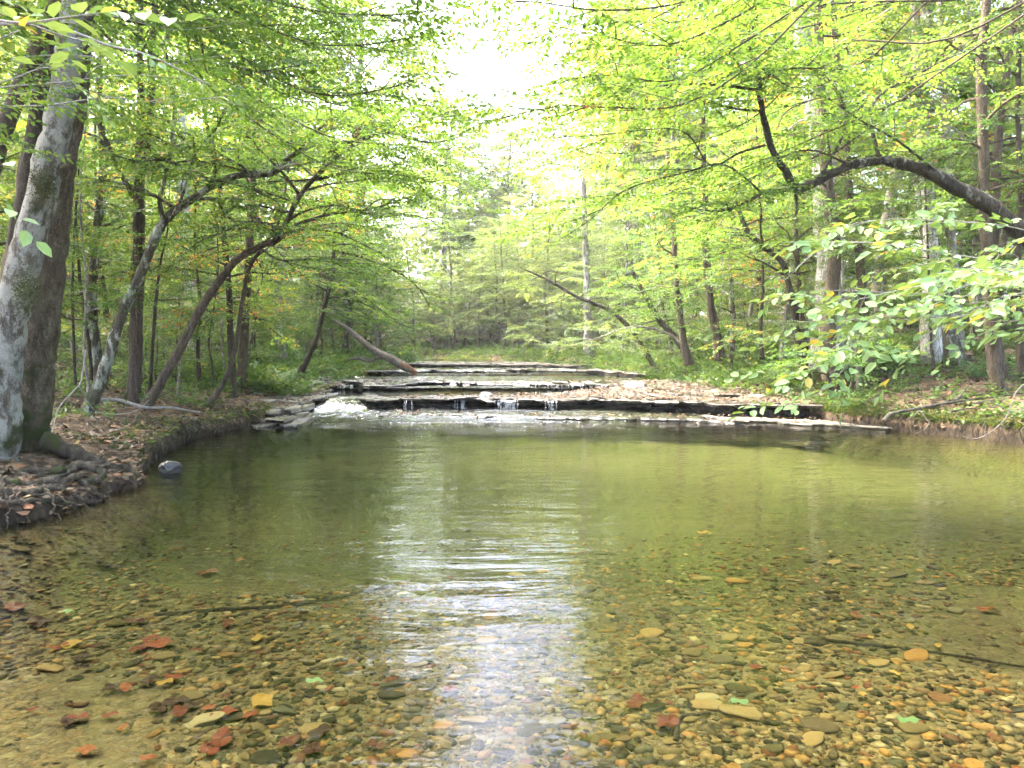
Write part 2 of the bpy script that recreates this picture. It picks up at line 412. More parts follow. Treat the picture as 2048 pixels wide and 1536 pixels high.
def water_mat(name, tint=(.86, .87, .70), s1=.055, s2=.015, calm=True, foam=0.0):
    m, nt, out = new_mat(name); L = nt.links.new
    tc = N(nt, "TexCoord")
    mp = N(nt, "Mapping"); L(tc.outputs["Object"], mp.inputs[0]); mp.inputs["Scale"].default_value = (.30, 1.5, 1)
    n1 = N(nt, "TexNoise", i={"Scale": 2.6, "Detail": 3.0, "Roughness": .5, "Distortion": .6}); L(mp.outputs[0], n1.inputs[0])
    mp2 = N(nt, "Mapping"); L(tc.outputs["Object"], mp2.inputs[0]); mp2.inputs["Scale"].default_value = (.8, 1.3, 1)
    n2 = N(nt, "TexNoise", i={"Scale": 12.0, "Detail": 2.0, "Roughness": .55, "Distortion": .4}); L(mp2.outputs[0], n2.inputs[0])
    na = N(nt, "TexNoise", i={"Scale": .35, "Detail": 2.0}); L(tc.outputs["Object"], na.inputs[0])
    amp = ramp(nt, [(.35, (.35,) * 3), (.65, (1.0,) * 3)], na.outputs[0])
    b1 = N(nt, "Bump"); b1.inputs["Distance"].default_value = 1.0; L(n1.outputs[0], b1.inputs["Height"])
    m1 = N(nt, "Math", operation='MULTIPLY'); L(amp.outputs[0], m1.inputs[0]); m1.inputs[1].default_value = s1; L(m1.outputs[0], b1.inputs["Strength"])
    b2 = N(nt, "Bump"); b2.inputs["Distance"].default_value = .25; L(n2.outputs[0], b2.inputs["Height"])
    m2 = N(nt, "Math", operation='MULTIPLY'); L(amp.outputs[0], m2.inputs[0]); m2.inputs[1].default_value = s2; L(m2.outputs[0], b2.inputs["Strength"])
    L(b1.outputs[0], b2.inputs["Normal"])
    fr = N(nt, "Fresnel", i={"IOR": 1.33}); L(b2.outputs[0], fr.inputs["Normal"])
    tr = N(nt, "BsdfTransparent"); tr.inputs[0].default_value = (*tint, 1)
    gl = N(nt, "BsdfGlossy"); gl.inputs["Roughness"].default_value = .015; L(b2.outputs[0], gl.inputs["Normal"])
    mx = N(nt, "MixShader"); L(fr.outputs[0], mx.inputs[0]); L(tr.outputs[0], mx.inputs[1]); L(gl.outputs[0], mx.inputs[2])
    sh = mx.outputs[0]
    if foam:
        at = N(nt, "Attribute", attribute_name="rnd")
        mf = N(nt, "Mapping"); L(tc.outputs["Object"], mf.inputs[0]); mf.inputs["Scale"].default_value = (1.0, .8, 2.5)
        nf = N(nt, "TexNoise", i={"Scale": 9.0, "Detail": 6.0, "Roughness": .7, "Distortion": 1.0}); L(mf.outputs[0], nf.inputs[0])
        aa = N(nt, "Math", operation='ADD'); L(nf.outputs[0], aa.inputs[0]); L(at.outputs["Fac"], aa.inputs[1])
        fm = ramp(nt, [(.98, (0, 0, 0)), (1.0, (1,) * 3)], None)
        fm = N(nt, "MapRange", i={"From Min": .95, "From Max": 1.15}); L(aa.outputs[0], fm.inputs["Value"])
        df = N(nt, "BsdfPrincipled"); df.inputs["Base Color"].default_value = (.20, .215, .225, 1); df.inputs["Roughness"].default_value = .4
        ms = N(nt, "MixShader"); L(fm.outputs[0], ms.inputs[0]); L(sh, ms.inputs[1]); L(df.outputs[0], ms.inputs[2])
        sh = ms.outputs[0]
    L(sh, out.inputs[0])
    return m
M['water'] = water_mat("water_pool")
M['water_up'] = water_mat("water_upstream", (.8, .84, .62), .03, .05)
M['foam_water'] = water_mat("water_rapids", (.75, .82, .68), .25, .25, foam=1.0)

# ------------------------------------------------------------------ terrain
_ly = [-40, 0, 4, 6.3, 7.3, 8.3, 9.6, 11.0, 12.4, 14.5, 17, 20, 22, 28, 38, 46, 52, 60, 75, 120, 300]
_lx = [-5.5, -5.0, -4.6, -4.25, -4.0, -4.05, -4.75, -5.0, -5.2, -4.9, -5.3, -6.2, -6.4, -6.5, -6.0, -6.2, -9.5, -16, -32, -80, -260]
_ry = [-40, 0, 8, 10, 11.8, 13.2, 14.6, 16, 19, 27, 36, 42, 48, 54, 62, 75, 120, 300]
_rx = [9, 8.6, 8.6, 8.5, 8.0, 7.0, 6.3, 6.2, 6.0, 5.6, 4.0, 2.0, -.5, -4.5, -11, -26, -72, -250]
def xl(y): return np.interp(y, _ly, _lx) + .22 * (vnoise(np.asarray(y) * 1.7, 3.3, 5) - .5) + .12 * (vnoise(np.asarray(y) * 5, 9.3, 6) - .5)
def xr(y): return np.interp(y, _ry, _rx) + .25 * (vnoise(np.asarray(y) * 1.5, 1.3, 8) - .5) + .12 * (vnoise(np.asarray(y) * 5, 4.3, 9) - .5)
def level(y): return np.interp(y, [17.9, 18.5, 23.0, 24.2, 31, 32.5, 38, 39.5, 70, 200], [0, .27, .27, .42, .42, .53, .53, .62, .7, 2])
def hgt(x, y):
    x = np.asarray(x, float); y = np.asarray(y, float)
    L_, R_ = xl(y), xr(y); lv = level(y)
    dl = L_ - x; dr = x - R_
    d = np.maximum(dl, dr)
    out_l = lv + .24 * sstep(-.02, .08, dl) + .32 * (1 - np.exp(-np.maximum(dl, 0) / 2.6)) + .045 * np.clip(dl, 0, 45)
    low = sstep(9.4, 8.3, y) * sstep(5.0, 6.0, y)
    out_l = out_l - low * .13 * sstep(1.6, .2, dl)
    out_r = lv + .25 * sstep(-.02, .08, dr) + .50 * (1 - np.exp(-np.maximum(dr, 0) / 2.6)) + .075 * np.clip(dr, 0, 40)
    bumps = .10 * fbm(x * .9, y * .9, 21) * 2 * sstep(.1, 1.2, d) + .8 * fbm(x * .09, y * .09, 31) * sstep(3, 18, d)
    bank = np.where(dl > dr, out_l, out_r) + bumps
    ins = np.maximum(-d, 0)
    pool = np.interp(y, [-5, 2, 5, 9, 13, 16, 17], [.30, .20, .33, .58, .58, .4, .2])
    pool = pool + .10 * fbm(x * .5, y * .5, 77)
    dep = np.minimum(pool, .03 + ins * np.interp(y, [5, 9], [.28, 1.1]))
    dep = np.where(y > 17.9, np.minimum(.14, .03 + ins * .1), dep)
    bed = lv - np.maximum(dep, .02) + .012 * fbm(x * 6, y * 6, 88)
    t = sstep(-.06, .02, d)
    return bed * (1 - t) + bank * t
def H(x, y): return float(hgt(np.array([x]), np.array([y]))[0])

def grid_mesh(g, X, Y, Z, r=0.0):
    m, n = X.shape
    v = np.stack([X, Y, Z], -1).reshape(-1, 3)
    i = np.arange(m - 1)[:, None] * n + np.arange(n - 1)[None, :]
    f = np.stack([i, i + 1, i + n + 1, i + n], -1).reshape(-1, 4)
    g.add(v, f, None, r if np.ndim(r) == 0 else np.asarray(r).ravel())

def axis(segs):
    out = []
    for a, b, s in segs: out += list(np.arange(a, b, s))
    return np.array(out + [segs[-1][1]])
gx = axis([(-300, -60, 20), (-60, -20, 1.2), (-20, -9, .3), (-9, -7, .1), (-7, -3.4, .055), (-3.4, 3, .12), (3, 9.5, .055), (9.5, 20, .3), (20, 60, 1.2), (60, 300, 20)])
gy = axis([(-40, -4, 3), (-4, 1, .4), (1, 5, .09), (5, 18, .07), (18, 30, .15), (30, 60, .35), (60, 110, 2), (110, 400, 20)])
Yg, Xg = np.meshgrid(gy, gx, indexing='ij')
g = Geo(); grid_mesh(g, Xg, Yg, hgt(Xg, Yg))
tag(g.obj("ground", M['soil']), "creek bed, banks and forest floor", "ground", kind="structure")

# ------------------------------------------------------------------ water
def sheet(x0, x1, y0, y1, z, nx=2, ny=2):
    g = Geo(); X, Y = np.meshgrid(np.linspace(x0, x1, nx), np.linspace(y0, y1, ny)); grid_mesh(g, X, Y, np.full(X.shape, float(z))); return g
tag(sheet(-12, 12, -38, 18.45, 0).obj("water", M['water']), "clear green pool water", "water", kind="structure")
def vsheet(y0, y1, z, name="water"):
    ys = np.linspace(y0, y1, 40); t = np.linspace(0, 1, 10)
    Y, T = np.meshgrid(ys, t, indexing='ij')
    X = (xl(Y) - .3) * (1 - T) + (xr(Y) + .3) * T
    g = Geo(); grid_mesh(g, X, Y, np.full(X.shape, z))
    return tag(g.obj(name, M['water_up']), "shallow creek water above a rock ledge", "water", kind="structure")
vsheet(17.75, 24.0, .262); vsheet(24.2, 32.2, .41); vsheet(32.4, 39.4, .52); vsheet(39.6, 75, .645)

# ------------------------------------------------------------------ rock ledges
def plate(g, x0, x1, yf, depth, ztop, th, seed, r=.5, recess=.0, dx=.05, jag=.34, zvar=.03, steps=.045):
    """one bedding plane of slate: yf(x) front edge, depth(x) to the back"""
    xs = np.arange(x0, x1 + dx * .5, dx)
    j = jag * (cellnoise(xs * 1.9, 0 * xs, seed) - .5) + jag * .6 * (vnoise(xs * 5, 0, seed + 1) - .5) + .10 * (cellnoise(xs * 7, 0 * xs, seed + 2) - .5)
    yfv = yf(xs) + j; dp = depth(xs) * (1 + .15 * (vnoise(xs * 1.3, 5, seed + 3) - .5))
    tt = np.concatenate([[0, .012, .04], np.linspace(.08, 1, 26)])
    T, XX = np.meshgrid(tt, xs)
    YY = yfv[:, None] + T * dp[:, None]
    zz = ztop(XX, YY) + zvar * 2 * fbm(XX * .8, YY * 1.4, seed + 5) + steps * (np.floor(3 * vnoise(XX * .7 + .3 * YY, YY * 1.6, seed + 7)) / 3 - .3) + .012 * fbm(XX * 7, YY * 7, seed + 8)
    zz[:, 0] -= th * .25
    m, n = XX.shape
    base = g.n
    # top
    grid_mesh(g, XX, YY, zz, r)
    # front + underside
    fy = np.stack([yfv, yfv + .03 + .05 * vnoise(xs * 8, 1, seed), yfv + .15, yfv + dp], 1)
    zt = zz[:, :1]
    fz = np.concatenate([zt, zt - th * .55, zt - th, zt - th], 1)
    X2 = np.repeat(xs[:, None], 4, 1)
    grid_mesh(g, X2, fy, fz, r)
    for k in (0, -1):   # ends
        v = np.stack([np.full(n, xs[k]), YY[k], zz[k]], -1); w = v.copy(); w[:, 2] = zz[k] - th
        i = np.arange(n - 1)
        g.add(np.vstack([v, w]), np.stack([i, i + 1, n + i + 1, n + i], -1), None, r)

def slab_stack(name, label, layers, mat):
    g = Geo()
    for a in layers: plate(g, **a)
    o = g.obj(name, mat, smooth=False)
    return tag(o, label, "rock ledge", "rock ledges across the creek")

def lin(xs, ys): return lambda x: np.interp(x, xs, ys)
f1 = lambda x: np.interp(x, [-3.4, 0, 2, 4, 6.9], [17.6, 17.5, 17.1, 16.3, 15.1]) + .5 * (vnoise(np.asarray(x) * 1.1, 2.0, 70) - .5)
cz = lambda z: (lambda x, y: z + 0 * x)
zt1 = lambda x, y: .285 + .03 * sstep(0, 5, x) + .05 * np.clip(y - 17, 0, 6) * sstep(1.5, 4.0, x)
slab_stack("rock_ledge", "long dark-faced rock ledge heading the pool, leaf-littered on its right", [
    dict(x0=-3.7, x1=7.2, yf=lambda x: f1(x) + .5 * sstep(-3.2, -3.7, x), depth=lin([-3.3, .5, 3, 7], [1.4, 1.9, 4.5, 6.5]), ztop=zt1, th=.06, seed=3, r=.05, zvar=.03),
    dict(x0=-3.65, x1=7.2, yf=lambda x: f1(x) + .55, depth=(lambda x: 1.0 + 0 * x), ztop=cz(.22), th=.10, seed=13, r=-.4, jag=.12),  # recessed layers tinted darker, painted shade to blacken the gap under the lip
    dict(x0=-3.6, x1=7.2, yf=lambda x: f1(x) + .8, depth=(lambda x: 1.0 + 0 * x), ztop=cz(.135), th=.22, seed=23, r=-.6, jag=.12)], M['rock_dry'])
fs = lin([-3.0, 0, 2, 4, 6.2, 7], [16.35, 15.7, 15.4, 15.1, 14.4, 13.9])
slab_stack("rock_ledge", "low wet rock shelf awash at the foot of the dark-faced ledge", [
    dict(x0=-3.0, x1=4.4, yf=fs, depth=(lambda x: 2.0 + 0 * x), ztop=lambda x, y: .03 + .035 * vnoise(x * 1.5, y * 2, 3) - .03 * sstep(3.2, 4.4, x), th=.09, seed=33, r=.35, zvar=.012, steps=.012)], M['rock_wet'])
slab_stack("rock_ledge", "thin low rock shelf at the waterline under the right end of the dark-faced ledge", [
    dict(x0=4.1, x1=7.4, yf=lin([4.1, 5.2, 6.2, 7.4], [15.3, 14.75, 14.1, 13.1]), depth=lin([4.1, 7.4], [.7, .9]), ztop=lambda x, y: .035 + .02 * vnoise(x * 2, y * 2, 4), th=.07, seed=43, r=.7, zvar=.01, steps=.01)], M['rock_dry'])
f2 = lambda x: np.interp(x, [-6.3, -3, 0, 3, 6.2], [21.8, 22.9, 23.2, 22.2, 20.6]) + 1.1 * (vnoise(np.asarray(x) * .8, 3.0, 71) - .5)
slab_stack("rock_ledge", "second wet rock ledge upstream with thin white trickles over its dark edge", [
    dict(x0=-6.4, x1=6.4, yf=f2, depth=(lambda x: 2.6 + 0 * x), ztop=lambda x, y: .41 + .02 * np.clip(y - 23, 0, 3) + .04 * sstep(2, 5, x), th=.07, seed=53, r=.45, zvar=.075),
    dict(x0=-6.4, x1=6.4, yf=lambda x: f2(x) + .25, depth=(lambda x: 1.5 + 0 * x), ztop=cz(.36), th=.22, seed=63, r=0, jag=.2)], M['rock_wet'])
f3 = lambda x: np.interp(x, [-6.3, 0, 5.7], [30.4, 32.4, 28.0]) + 2.4 * (vnoise(np.asarray(x) * .6, 5.0, 72) - .5)
slab_stack("rock_ledge", "third low rock ledge upstream of the broken fallen trunk", [
    dict(x0=-6.4, x1=5.9, yf=f3, depth=(lambda x: 2.4 + 0 * x), ztop=cz(.53), th=.06, seed=73, r=.5, zvar=.08, dx=.08),
    dict(x0=-6.4, x1=5.9, yf=lambda x: f3(x) + .25, depth=(lambda x: 1.5 + 0 * x), ztop=cz(.47), th=.22, seed=83, r=0, dx=.08)], M['rock_wet'])
f4 = lambda x: np.interp(x, [-6.0, 0, 4.3], [39.6, 37.4, 35.2]) + 3 * (vnoise(np.asarray(x) * .5, 7.0, 73) - .5)
slab_stack("rock_ledge", "farthest thin rock ledge where the creek bends out of sight", [
    dict(x0=-6.2, x1=4.6, yf=f4, depth=(lambda x: 6.0 + 0 * x), ztop=cz(.66), th=.06, seed=93, r=.5, zvar=.08, dx=.1),
    dict(x0=-6.2, x1=4.6, yf=lambda x: f4(x) + .25, depth=(lambda x: 1.5 + 0 * x), ztop=cz(.58), th=.3, seed=97, r=0, dx=.1)], M['rock_dry'])
# stacked slabs on the left bank
def left_stack(label, y0, y1, base, layers, seed):
    g = Geo(); rg = rng(seed)
    for k in range(layers):
        ys = y0 + (y1 - y0) * k / layers + rg.uniform(-.2, .2)
        x1 = float(np.interp(ys, [14.5, 16, 18, 20, 22], [-4.1, -4.4, -4.75, -5.2, -5.9])) + rg.uniform(-.9, .3)
        plate(g, -7.6, x1, (lambda x, ys=ys: ys - .25 * (x + 6)), (lambda x, d=rg.uniform(1.2, 2.4): d + 0 * x), cz(base + (.055 * 4 / layers + .012) * k), rg.uniform(.05, .10), seed + k * 10, r=rg.uniform(0, .8), zvar=.05, steps=.06, jag=.7)
    return tag(g.obj("rock_ledge", M['rock_dry'], smooth=False), label, "rock ledge", "stacked slate ledges on the left bank")
left_stack("stacked slate slabs at the waterline below the mossy left bank", 14.2, 16.9, .03, 8, 101)
left_stack("stacked leaf-strewn slate slabs beside the white cascade, foot of the crooked tree", 17.0, 20.5, .24, 9, 151)
left_stack("thin slate slabs on the left bank behind the crooked tree", 21.2, 23.5, .42, 4, 191)

# cascade and rapids
def riffle(name, x0, x1, y0, y1, z, amp, foam, nx, ny, label, seed, mask):
    xs = np.linspace(x0, x1, nx); ys = np.linspace(y0, y1, ny); Y, X = np.meshgrid(ys, xs, indexing='ij')
    a = mask(X, Y); Z = z(X, Y) + amp * fbm(X * 4, Y * 8, seed, 5) - .12 * (1 - sstep(0, .25, a))
    g = Geo(); grid_mesh(g, X, Y, Z, foam * (.5 + .5 * vnoise(X * 2.2, Y * 6, seed)) * a)
    return tag(g.obj(name, M['foam_water']), label, "riffle", kind="structure")
def cascade():
    n, m = 60, 40
    S, T = np.meshgrid(np.linspace(0, 1, n), np.linspace(0, 1, m), indexing='ij')   # S down the flow, T across
    X = -4.45 + .85 * T + (-1.0 * S) * (1 - T) + .35 * S * T + .2 * (vnoise(S * 4, T * 3, 8) - .5)
    Y = 18.5 - 2.1 * S + .3 * T + .35 * (vnoise(T * 5, 1, 3) - .5)
    Z = .285 - .27 * sstep(.15, .95, S) + .02 * fbm(X * 9, Y * 3, 5) + .10 * (vnoise(T * 22, S * 2, 9) - .5) * sstep(.2, .4, S) * sstep(1, .9, S)
    g = Geo(); grid_mesh(g, X, Y, Z, .15 + .28 * sstep(.3, .6, S) + .9 * (vnoise(T * 22, S * 1.2, 4) - .5) * sstep(.1, .4, S))
    return tag(g.obj("cascade", M['foam_water']), "white cascade pouring through the notch left of the ledge", "cascade", kind="structure")
cascade()
def rapids():
    xs = np.linspace(-6, 2.4, 190); ys = np.linspace(14.2, 17.6, 110)
    Y, X = np.meshgrid(ys, xs, indexing='ij')
    c = np.exp(-((X + 3.8) / 1.6) ** 2) * sstep(14.6, 16.4, Y)
    c2 = np.exp(-((X + .6) / 2.2) ** 2) * sstep(14.9, 15.8, Y) * sstep(16.8, 16.0, Y) * .55
    act = np.clip(c + c2, 0, 1)
    Z = .004 + act * (.035 + .20 * fbm(X * 3.5, Y * 7, 12, 5)) - .02 * (act < .04)
    g = Geo(); grid_mesh(g, X, Y, Z, .16 + .36 * act + .4 * (vnoise(X * 2.5, Y * 9, 15) - .5) * act)
    return tag(g.obj("rapids", M['foam_water']), "ruffled foaming water below the cascade", "rapids", kind="structure")
rapids()
_ed = lambda x, y, x0, x1: sstep(x0, x0 + .8, x) * sstep(x1, x1 - .8, x)
riffle("riffle", -2.9, 4.2, 15.4, 17.4, lambda x, y: .078 + 0 * x, .04, .32, 150, 60, "thin bright water sliding over the low shelf", 31, lambda x, y: _ed(x, y, -2.9, 4.2) * sstep(fs(x) - .05, fs(x) + .3, y) * (.3 + .7 * (vnoise(x * 1.4, y * 3, 3) > .36)))
riffle("riffle", -5.6, 3.2, 21.6, 26.0, lambda x, y: .45 + .02 * np.clip(y - 23, 0, 3), .06, .38, 170, 90, "bright rippling water over the second ledge", 32, lambda x, y: _ed(x, y, -5.6, 3.2) * sstep(f2(x) + .1, f2(x) + .4, y) * (.2 + .8 * (vnoise(x * .8, y * 1.6, 5) > .33)))
riffle("riffle", -5.6, 3.0, 29.5, 35, lambda x, y: .56 + 0 * x, .07, .38, 130, 80, "bright rippling water over the third ledge", 33, lambda x, y: _ed(x, y, -5.6, 3.0) * sstep(f3(x) + .1, f3(x) + .5, y) * (vnoise(x * .6, y * 1.2, 6) > .4))
def trickles():
    g = Geo(); rg = rng(6)
    def strand(x, y, zt, zb, w):
        n = 6; t = np.linspace(0, 1, n)
        for s in (-1, 1):
            v = np.stack([x + s * w * (1 - .3 * t) + .01 * rg.normal(size=n), y - .02 - .10 * t ** .5, zt - (zt - zb) * t ** 1.6], -1)
            if s < 0: a = v
        i = np.arange(n - 1); g.add(np.vstack([a, v]), np.stack([i, i + 1, n + i + 1, n + i], -1), None, .8 + .2 * rg.random())
    for x, k in ((-1.2, 3), (-.22, 4), (.0, 4), (.9, 2), (-2.4, 1)):
        for j in range(k * 4): strand(x + rg.normal() * .07, f1(x) - .04, .27, .07, rg.uniform(.0015, .0045))
    for j in range(34):
        x = rg.choice([-5, .9, 1.5, 2.2]) + rg.normal() * .25; strand(x, f2(x) - .04, .40, .29, rg.uniform(.002, .006))
    return g
M['white_water'] = rock_mat("falling_water", 1, ((.10, .11, .12), (.18, .19, .2), (.30, .31, .32)))
tag(trickles().obj("trickling_water", M['white_water']), "thin white trickles falling over the ledge edges", "trickle", kind="stuff")
def foam_specks():
    g = Geo(); rg = rng(8)
    for k in range(300):
        x = rg.normal(-.5, 1.6); y = 15.5 - abs(rg.normal()) * 1.3 - .2 * abs(x)
        r_ = rg.uniform(.005, .014); a = np.arange(6) / 6 * 2 * math.pi
        v = np.stack([x + r_ * np.cos(a), y + r_ * np.sin(a), np.full(6, .006)], -1)
        v = np.vstack([v, [[x, y, .006 + r_ * .6]]]); g.add(v, None, [[6, i, (i + 1) % 6] for i in range(6)], 1)
    return g
tag(foam_specks().obj("foam", M['white_water']), "white foam specks drifting on the pool below the ledge", "foam", kind="stuff")

# ------------------------------------------------------------------ leaf sprays
def make_template(n, leaf, wide, rg, detail=1, droop=.12, hang=0.0):
    """a flat twig along +X of length 1 with n leaves; returns (leafV, leafF, leafR)"""
    V = []; Fq = []; Rr = []
    for i in range(n):
        s = .06 + .94 * i / max(n - 1, 1)
        side = 1 if i % 2 else -1
        ang = side * R(rg.uniform(38, 68)) if i < n - 1 else R(rg.uniform(-15, 15))
        b = np.array([s, 0, -droop * s * s])
        d = np.array([math.cos(ang), math.sin(ang), rg.normal(-.15 - hang, .28)]); d /= np.linalg.norm(d)
        up = np.array([rg.normal(0, .4), rg.normal(0, .4), 1.0]); w = np.cross(up, d); w /= np.linalg.norm(w); nn = np.cross(d, w)
        l = leaf * rg.uniform(.75, 1.25); wd = l * wide * rg.uniform(.85, 1.15)
        b = b + d * l * .12
        r = rg.random()
        k = len(V)
        if detail == 1:
            V += [b, b + d * l * .48 + w * wd * .5 + nn * l * .05, b + d * l, b + d * l * .48 - w * wd * .5 + nn * l * .05]
            Fq.append([k, k + 1, k + 2, k + 3]); Rr += [r] * 4
        else:
            tip = b + d * l - nn * l * .10
            V += [b, b + d * l * .28 + w * wd * .42 + nn * l * .07, b + d * l * .66 + w * wd * .40 + nn * l * .03, tip,
                  b + d * l * .66 - w * wd * .40 + nn * l * .03, b + d * l * .28 - w * wd * .42 + nn * l * .07]
            Fq += [[k, k + 1, k + 2, k + 3], [k, k + 3, k + 4, k + 5]]; Rr += [r] * 6
    return np.array(V), np.array(Fq), np.array(Rr)

_rt = rng(1)
T_FAR = [make_template(13, .19, .62, _rt) for _ in range(8)]
T_MID = [make_template(13, .17, .58, _rt) for _ in range(8)]
T_HERO = [make_template(12, .16, .56, _rt, 2) for _ in range(8)]
T_CLUMP = [make_template(9, .34, .7, _rt) for _ in range(8)]
T_BIG = [make_template(6, .34, .62, _rt, 2, .18) for _ in range(8)]

class Sprays:
    def __init__(self): self.p = []; self.d = []; self.s = []
    def add(self, p, d, s): self.p.append(p); self.d.append(d); self.s.append(s)
    def build(self, g, templates, rg, tilt=.38, shift=.55):
        if not self.p: return
        Pp = np.array(self.p); D = np.array(self.d); S = np.array(self.s)
        D = D / (np.linalg.norm(D, axis=1)[:, None] + 1e-9)
        up = np.stack([rg.normal(0, tilt, len(Pp)), rg.normal(0, tilt, len(Pp)), np.ones(len(Pp))], -1)
        W = np.cross(up, D); W /= np.linalg.norm(W, axis=1)[:, None] + 1e-9
        U = np.cross(D, W)
        which = rg.integers(0, len(templates), len(Pp))
        for k, (tv, tf, tr) in enumerate(templates):
            ix = np.nonzero(which == k)[0]
            if not len(ix): continue
            v = Pp[ix][:, None, :] + S[ix][:, None, None] * (tv[None, :, 0:1] * D[ix][:, None, :] + tv[None, :, 1:2] * W[ix][:, None, :] + tv[None, :, 2:3] * U[ix][:, None, :])
            nv = len(tv)
            f = (tf[None] + (np.arange(len(ix)) * nv)[:, None, None]).reshape(-1, 4)
            r = (1 - shift) * tr[None, :] + shift * rg.random(len(ix))[:, None]
            g.add(v.reshape(-1, 3), f, None, r.reshape(-1))

def horiz(a, z=0.0): return np.array([math.cos(a), math.sin(a), z])

def leafy_branch(wood, spr, path, r0, rg, spacing=.14, size=.42, sub=4, sublen=.5, t0=.25, twig_n=3, thin=.35):
    """sprays along a branch path and on its sub-twigs"""
    q = crom(path, 5); rad = np.linspace(r0, r0 * thin, len(q))
    tube(wood, q, rad, 5 if r0 > .012 else 4)
    seg = np.linalg.norm(np.diff(q, axis=0), axis=1); L = seg.sum(); cum = np.concatenate([[0], np.cumsum(seg)])
    def at(s):
        i = min(int(np.searchsorted(cum, s, 'right')) - 1, len(seg) - 1); i = max(i, 0)
        f = (s - cum[i]) / (seg[i] + 1e-9); return q[i] * (1 - f) + q[i + 1] * f, (q[i + 1] - q[i]) / (seg[i] + 1e-9)
    def put(path_at, L, a0):
        s = a0; side = rg.choice([-1, 1])
        while s < L:
            p, t = path_at(s)
            az = math.atan2(t[1], t[0]) + side * rg.uniform(.35, 1.1)
            spr.add(p, horiz(az, t[2] * .5 + rg.normal(-.03, .12)), size * rg.uniform(.7, 1.25)); side = -side; s += spacing * rg.uniform(.7, 1.3)
        p, t = path_at(L); spr.add(p, t + np.array([0, 0, -.05]), size)
    put(at, L, L * t0)
    for k in range(sub):
        s = L * (t0 + (1 - t0) * (k + rg.uniform(.1, .9)) / sub)
        p, t = at(s); sd = 1 if k % 2 else -1
        az = math.atan2(t[1], t[0]) + sd * rg.uniform(.5, 1.1)
        ll = L * sublen * (1.15 - .6 * s / L) * rg.uniform(.7, 1.2)
        e1 = p + horiz(az, t[2] * .6 + rg.normal(.05, .1)) * ll * .5
        e2 = e1 + horiz(az - sd * .25, rg.normal(-.05, .1)) * ll * .5
        qq = crom([p, e1, e2], 4); tube(wood, qq, np.linspace(r0 * .45, r0 * .15, len(qq)), twig_n)
        sg = np.linalg.norm(np.diff(qq, axis=0), axis=1); cm = np.concatenate([[0], np.cumsum(sg)])
        def at2(s, qq=qq, sg=sg, cm=cm):
            i = max(min(int(np.searchsorted(cm, s, 'right')) - 1, len(sg) - 1), 0); f = (s - cm[i]) / (sg[i] + 1e-9)
            return qq[i] * (1 - f) + qq[i + 1] * f, (qq[i + 1] - qq[i]) / (sg[i] + 1e-9)
        put(at2, cm[-1], cm[-1] * .15)

def limb(p, az, el, L, rg, wig=.19, droop=.25, n=5):
    pts = [np.array(p, float)]; a = az; e = el
    for i in range(n):
        a += rg.normal(0, wig * 2); e += rg.normal(0, wig) - droop / n
        pts.append(pts[-1] + horiz(a, math.tan(max(min(e, 1.2), -1.0))) / math.hypot(1, math.tan(max(min(e, 1.2), -1.0))) * L / n)
    return pts

def tree_geo(seed, Ht, r0, c0, BL, nb, size, spacing, lean=.06, templ=T_MID, el0=.75, sub=4, fork=False):
    rg = rng(seed); wood = Geo(); spr = Sprays()
    la = rg.uniform(0, 6.28); pts = [(0, 0, -.25)]; x = y = 0
    for i in range(1, 8):
        x += math.cos(la) * lean * Ht / 7 + rg.normal(0, .021 * Ht / 2); y += math.sin(la) * lean * Ht / 7 + rg.normal(0, .021 * Ht / 2)
        pts.append((x, y, Ht * i / 7))
    q, rad = crom(pts, 5, [r0 * 1.25, r0, r0 * .92, r0 * .8, r0 * .66, r0 * .5, r0 * .32, r0 * .1])
    rad[0] *= 1.25
    tube(wood, q, rad, 10 if r0 > .1 else 7, rough=.08, seed=seed)
    a = rg.uniform(0, 6.28)
    for k in range(nb):
        t = c0 + (1 - c0) * (k + rg.random() * .8) / nb
        i = min(int(t * (len(q) - 1)), len(q) - 2)
        a += 2.4 + rg.normal(0, .3)
        L = BL * (1.05 - .65 * ((t - c0) / (1 - c0)) ** 1.6) * rg.uniform(.6, 1.15)
        if t < c0 + .15: L *= .8
        path = limb(q[i], a, el0 * rg.uniform(.1, 1.5) * (.5 + .5 * t), L * rg.uniform(.75, 1.15), rg, droop=.5)
        leafy_branch(wood, spr, path, max(rad[i] * .38, .008), rg, spacing, size, sub, .5, .22)
    lg = Geo(); spr.build(lg, templ, rg)
    return wood, lg

def proto(name, seed, barkm, leafm, **k):
    w, l = tree_geo(seed, **k)
    return (name, w.mesh(name + "_trunk", barkm), l.mesh(name + "_crown", leafm, smooth=False))

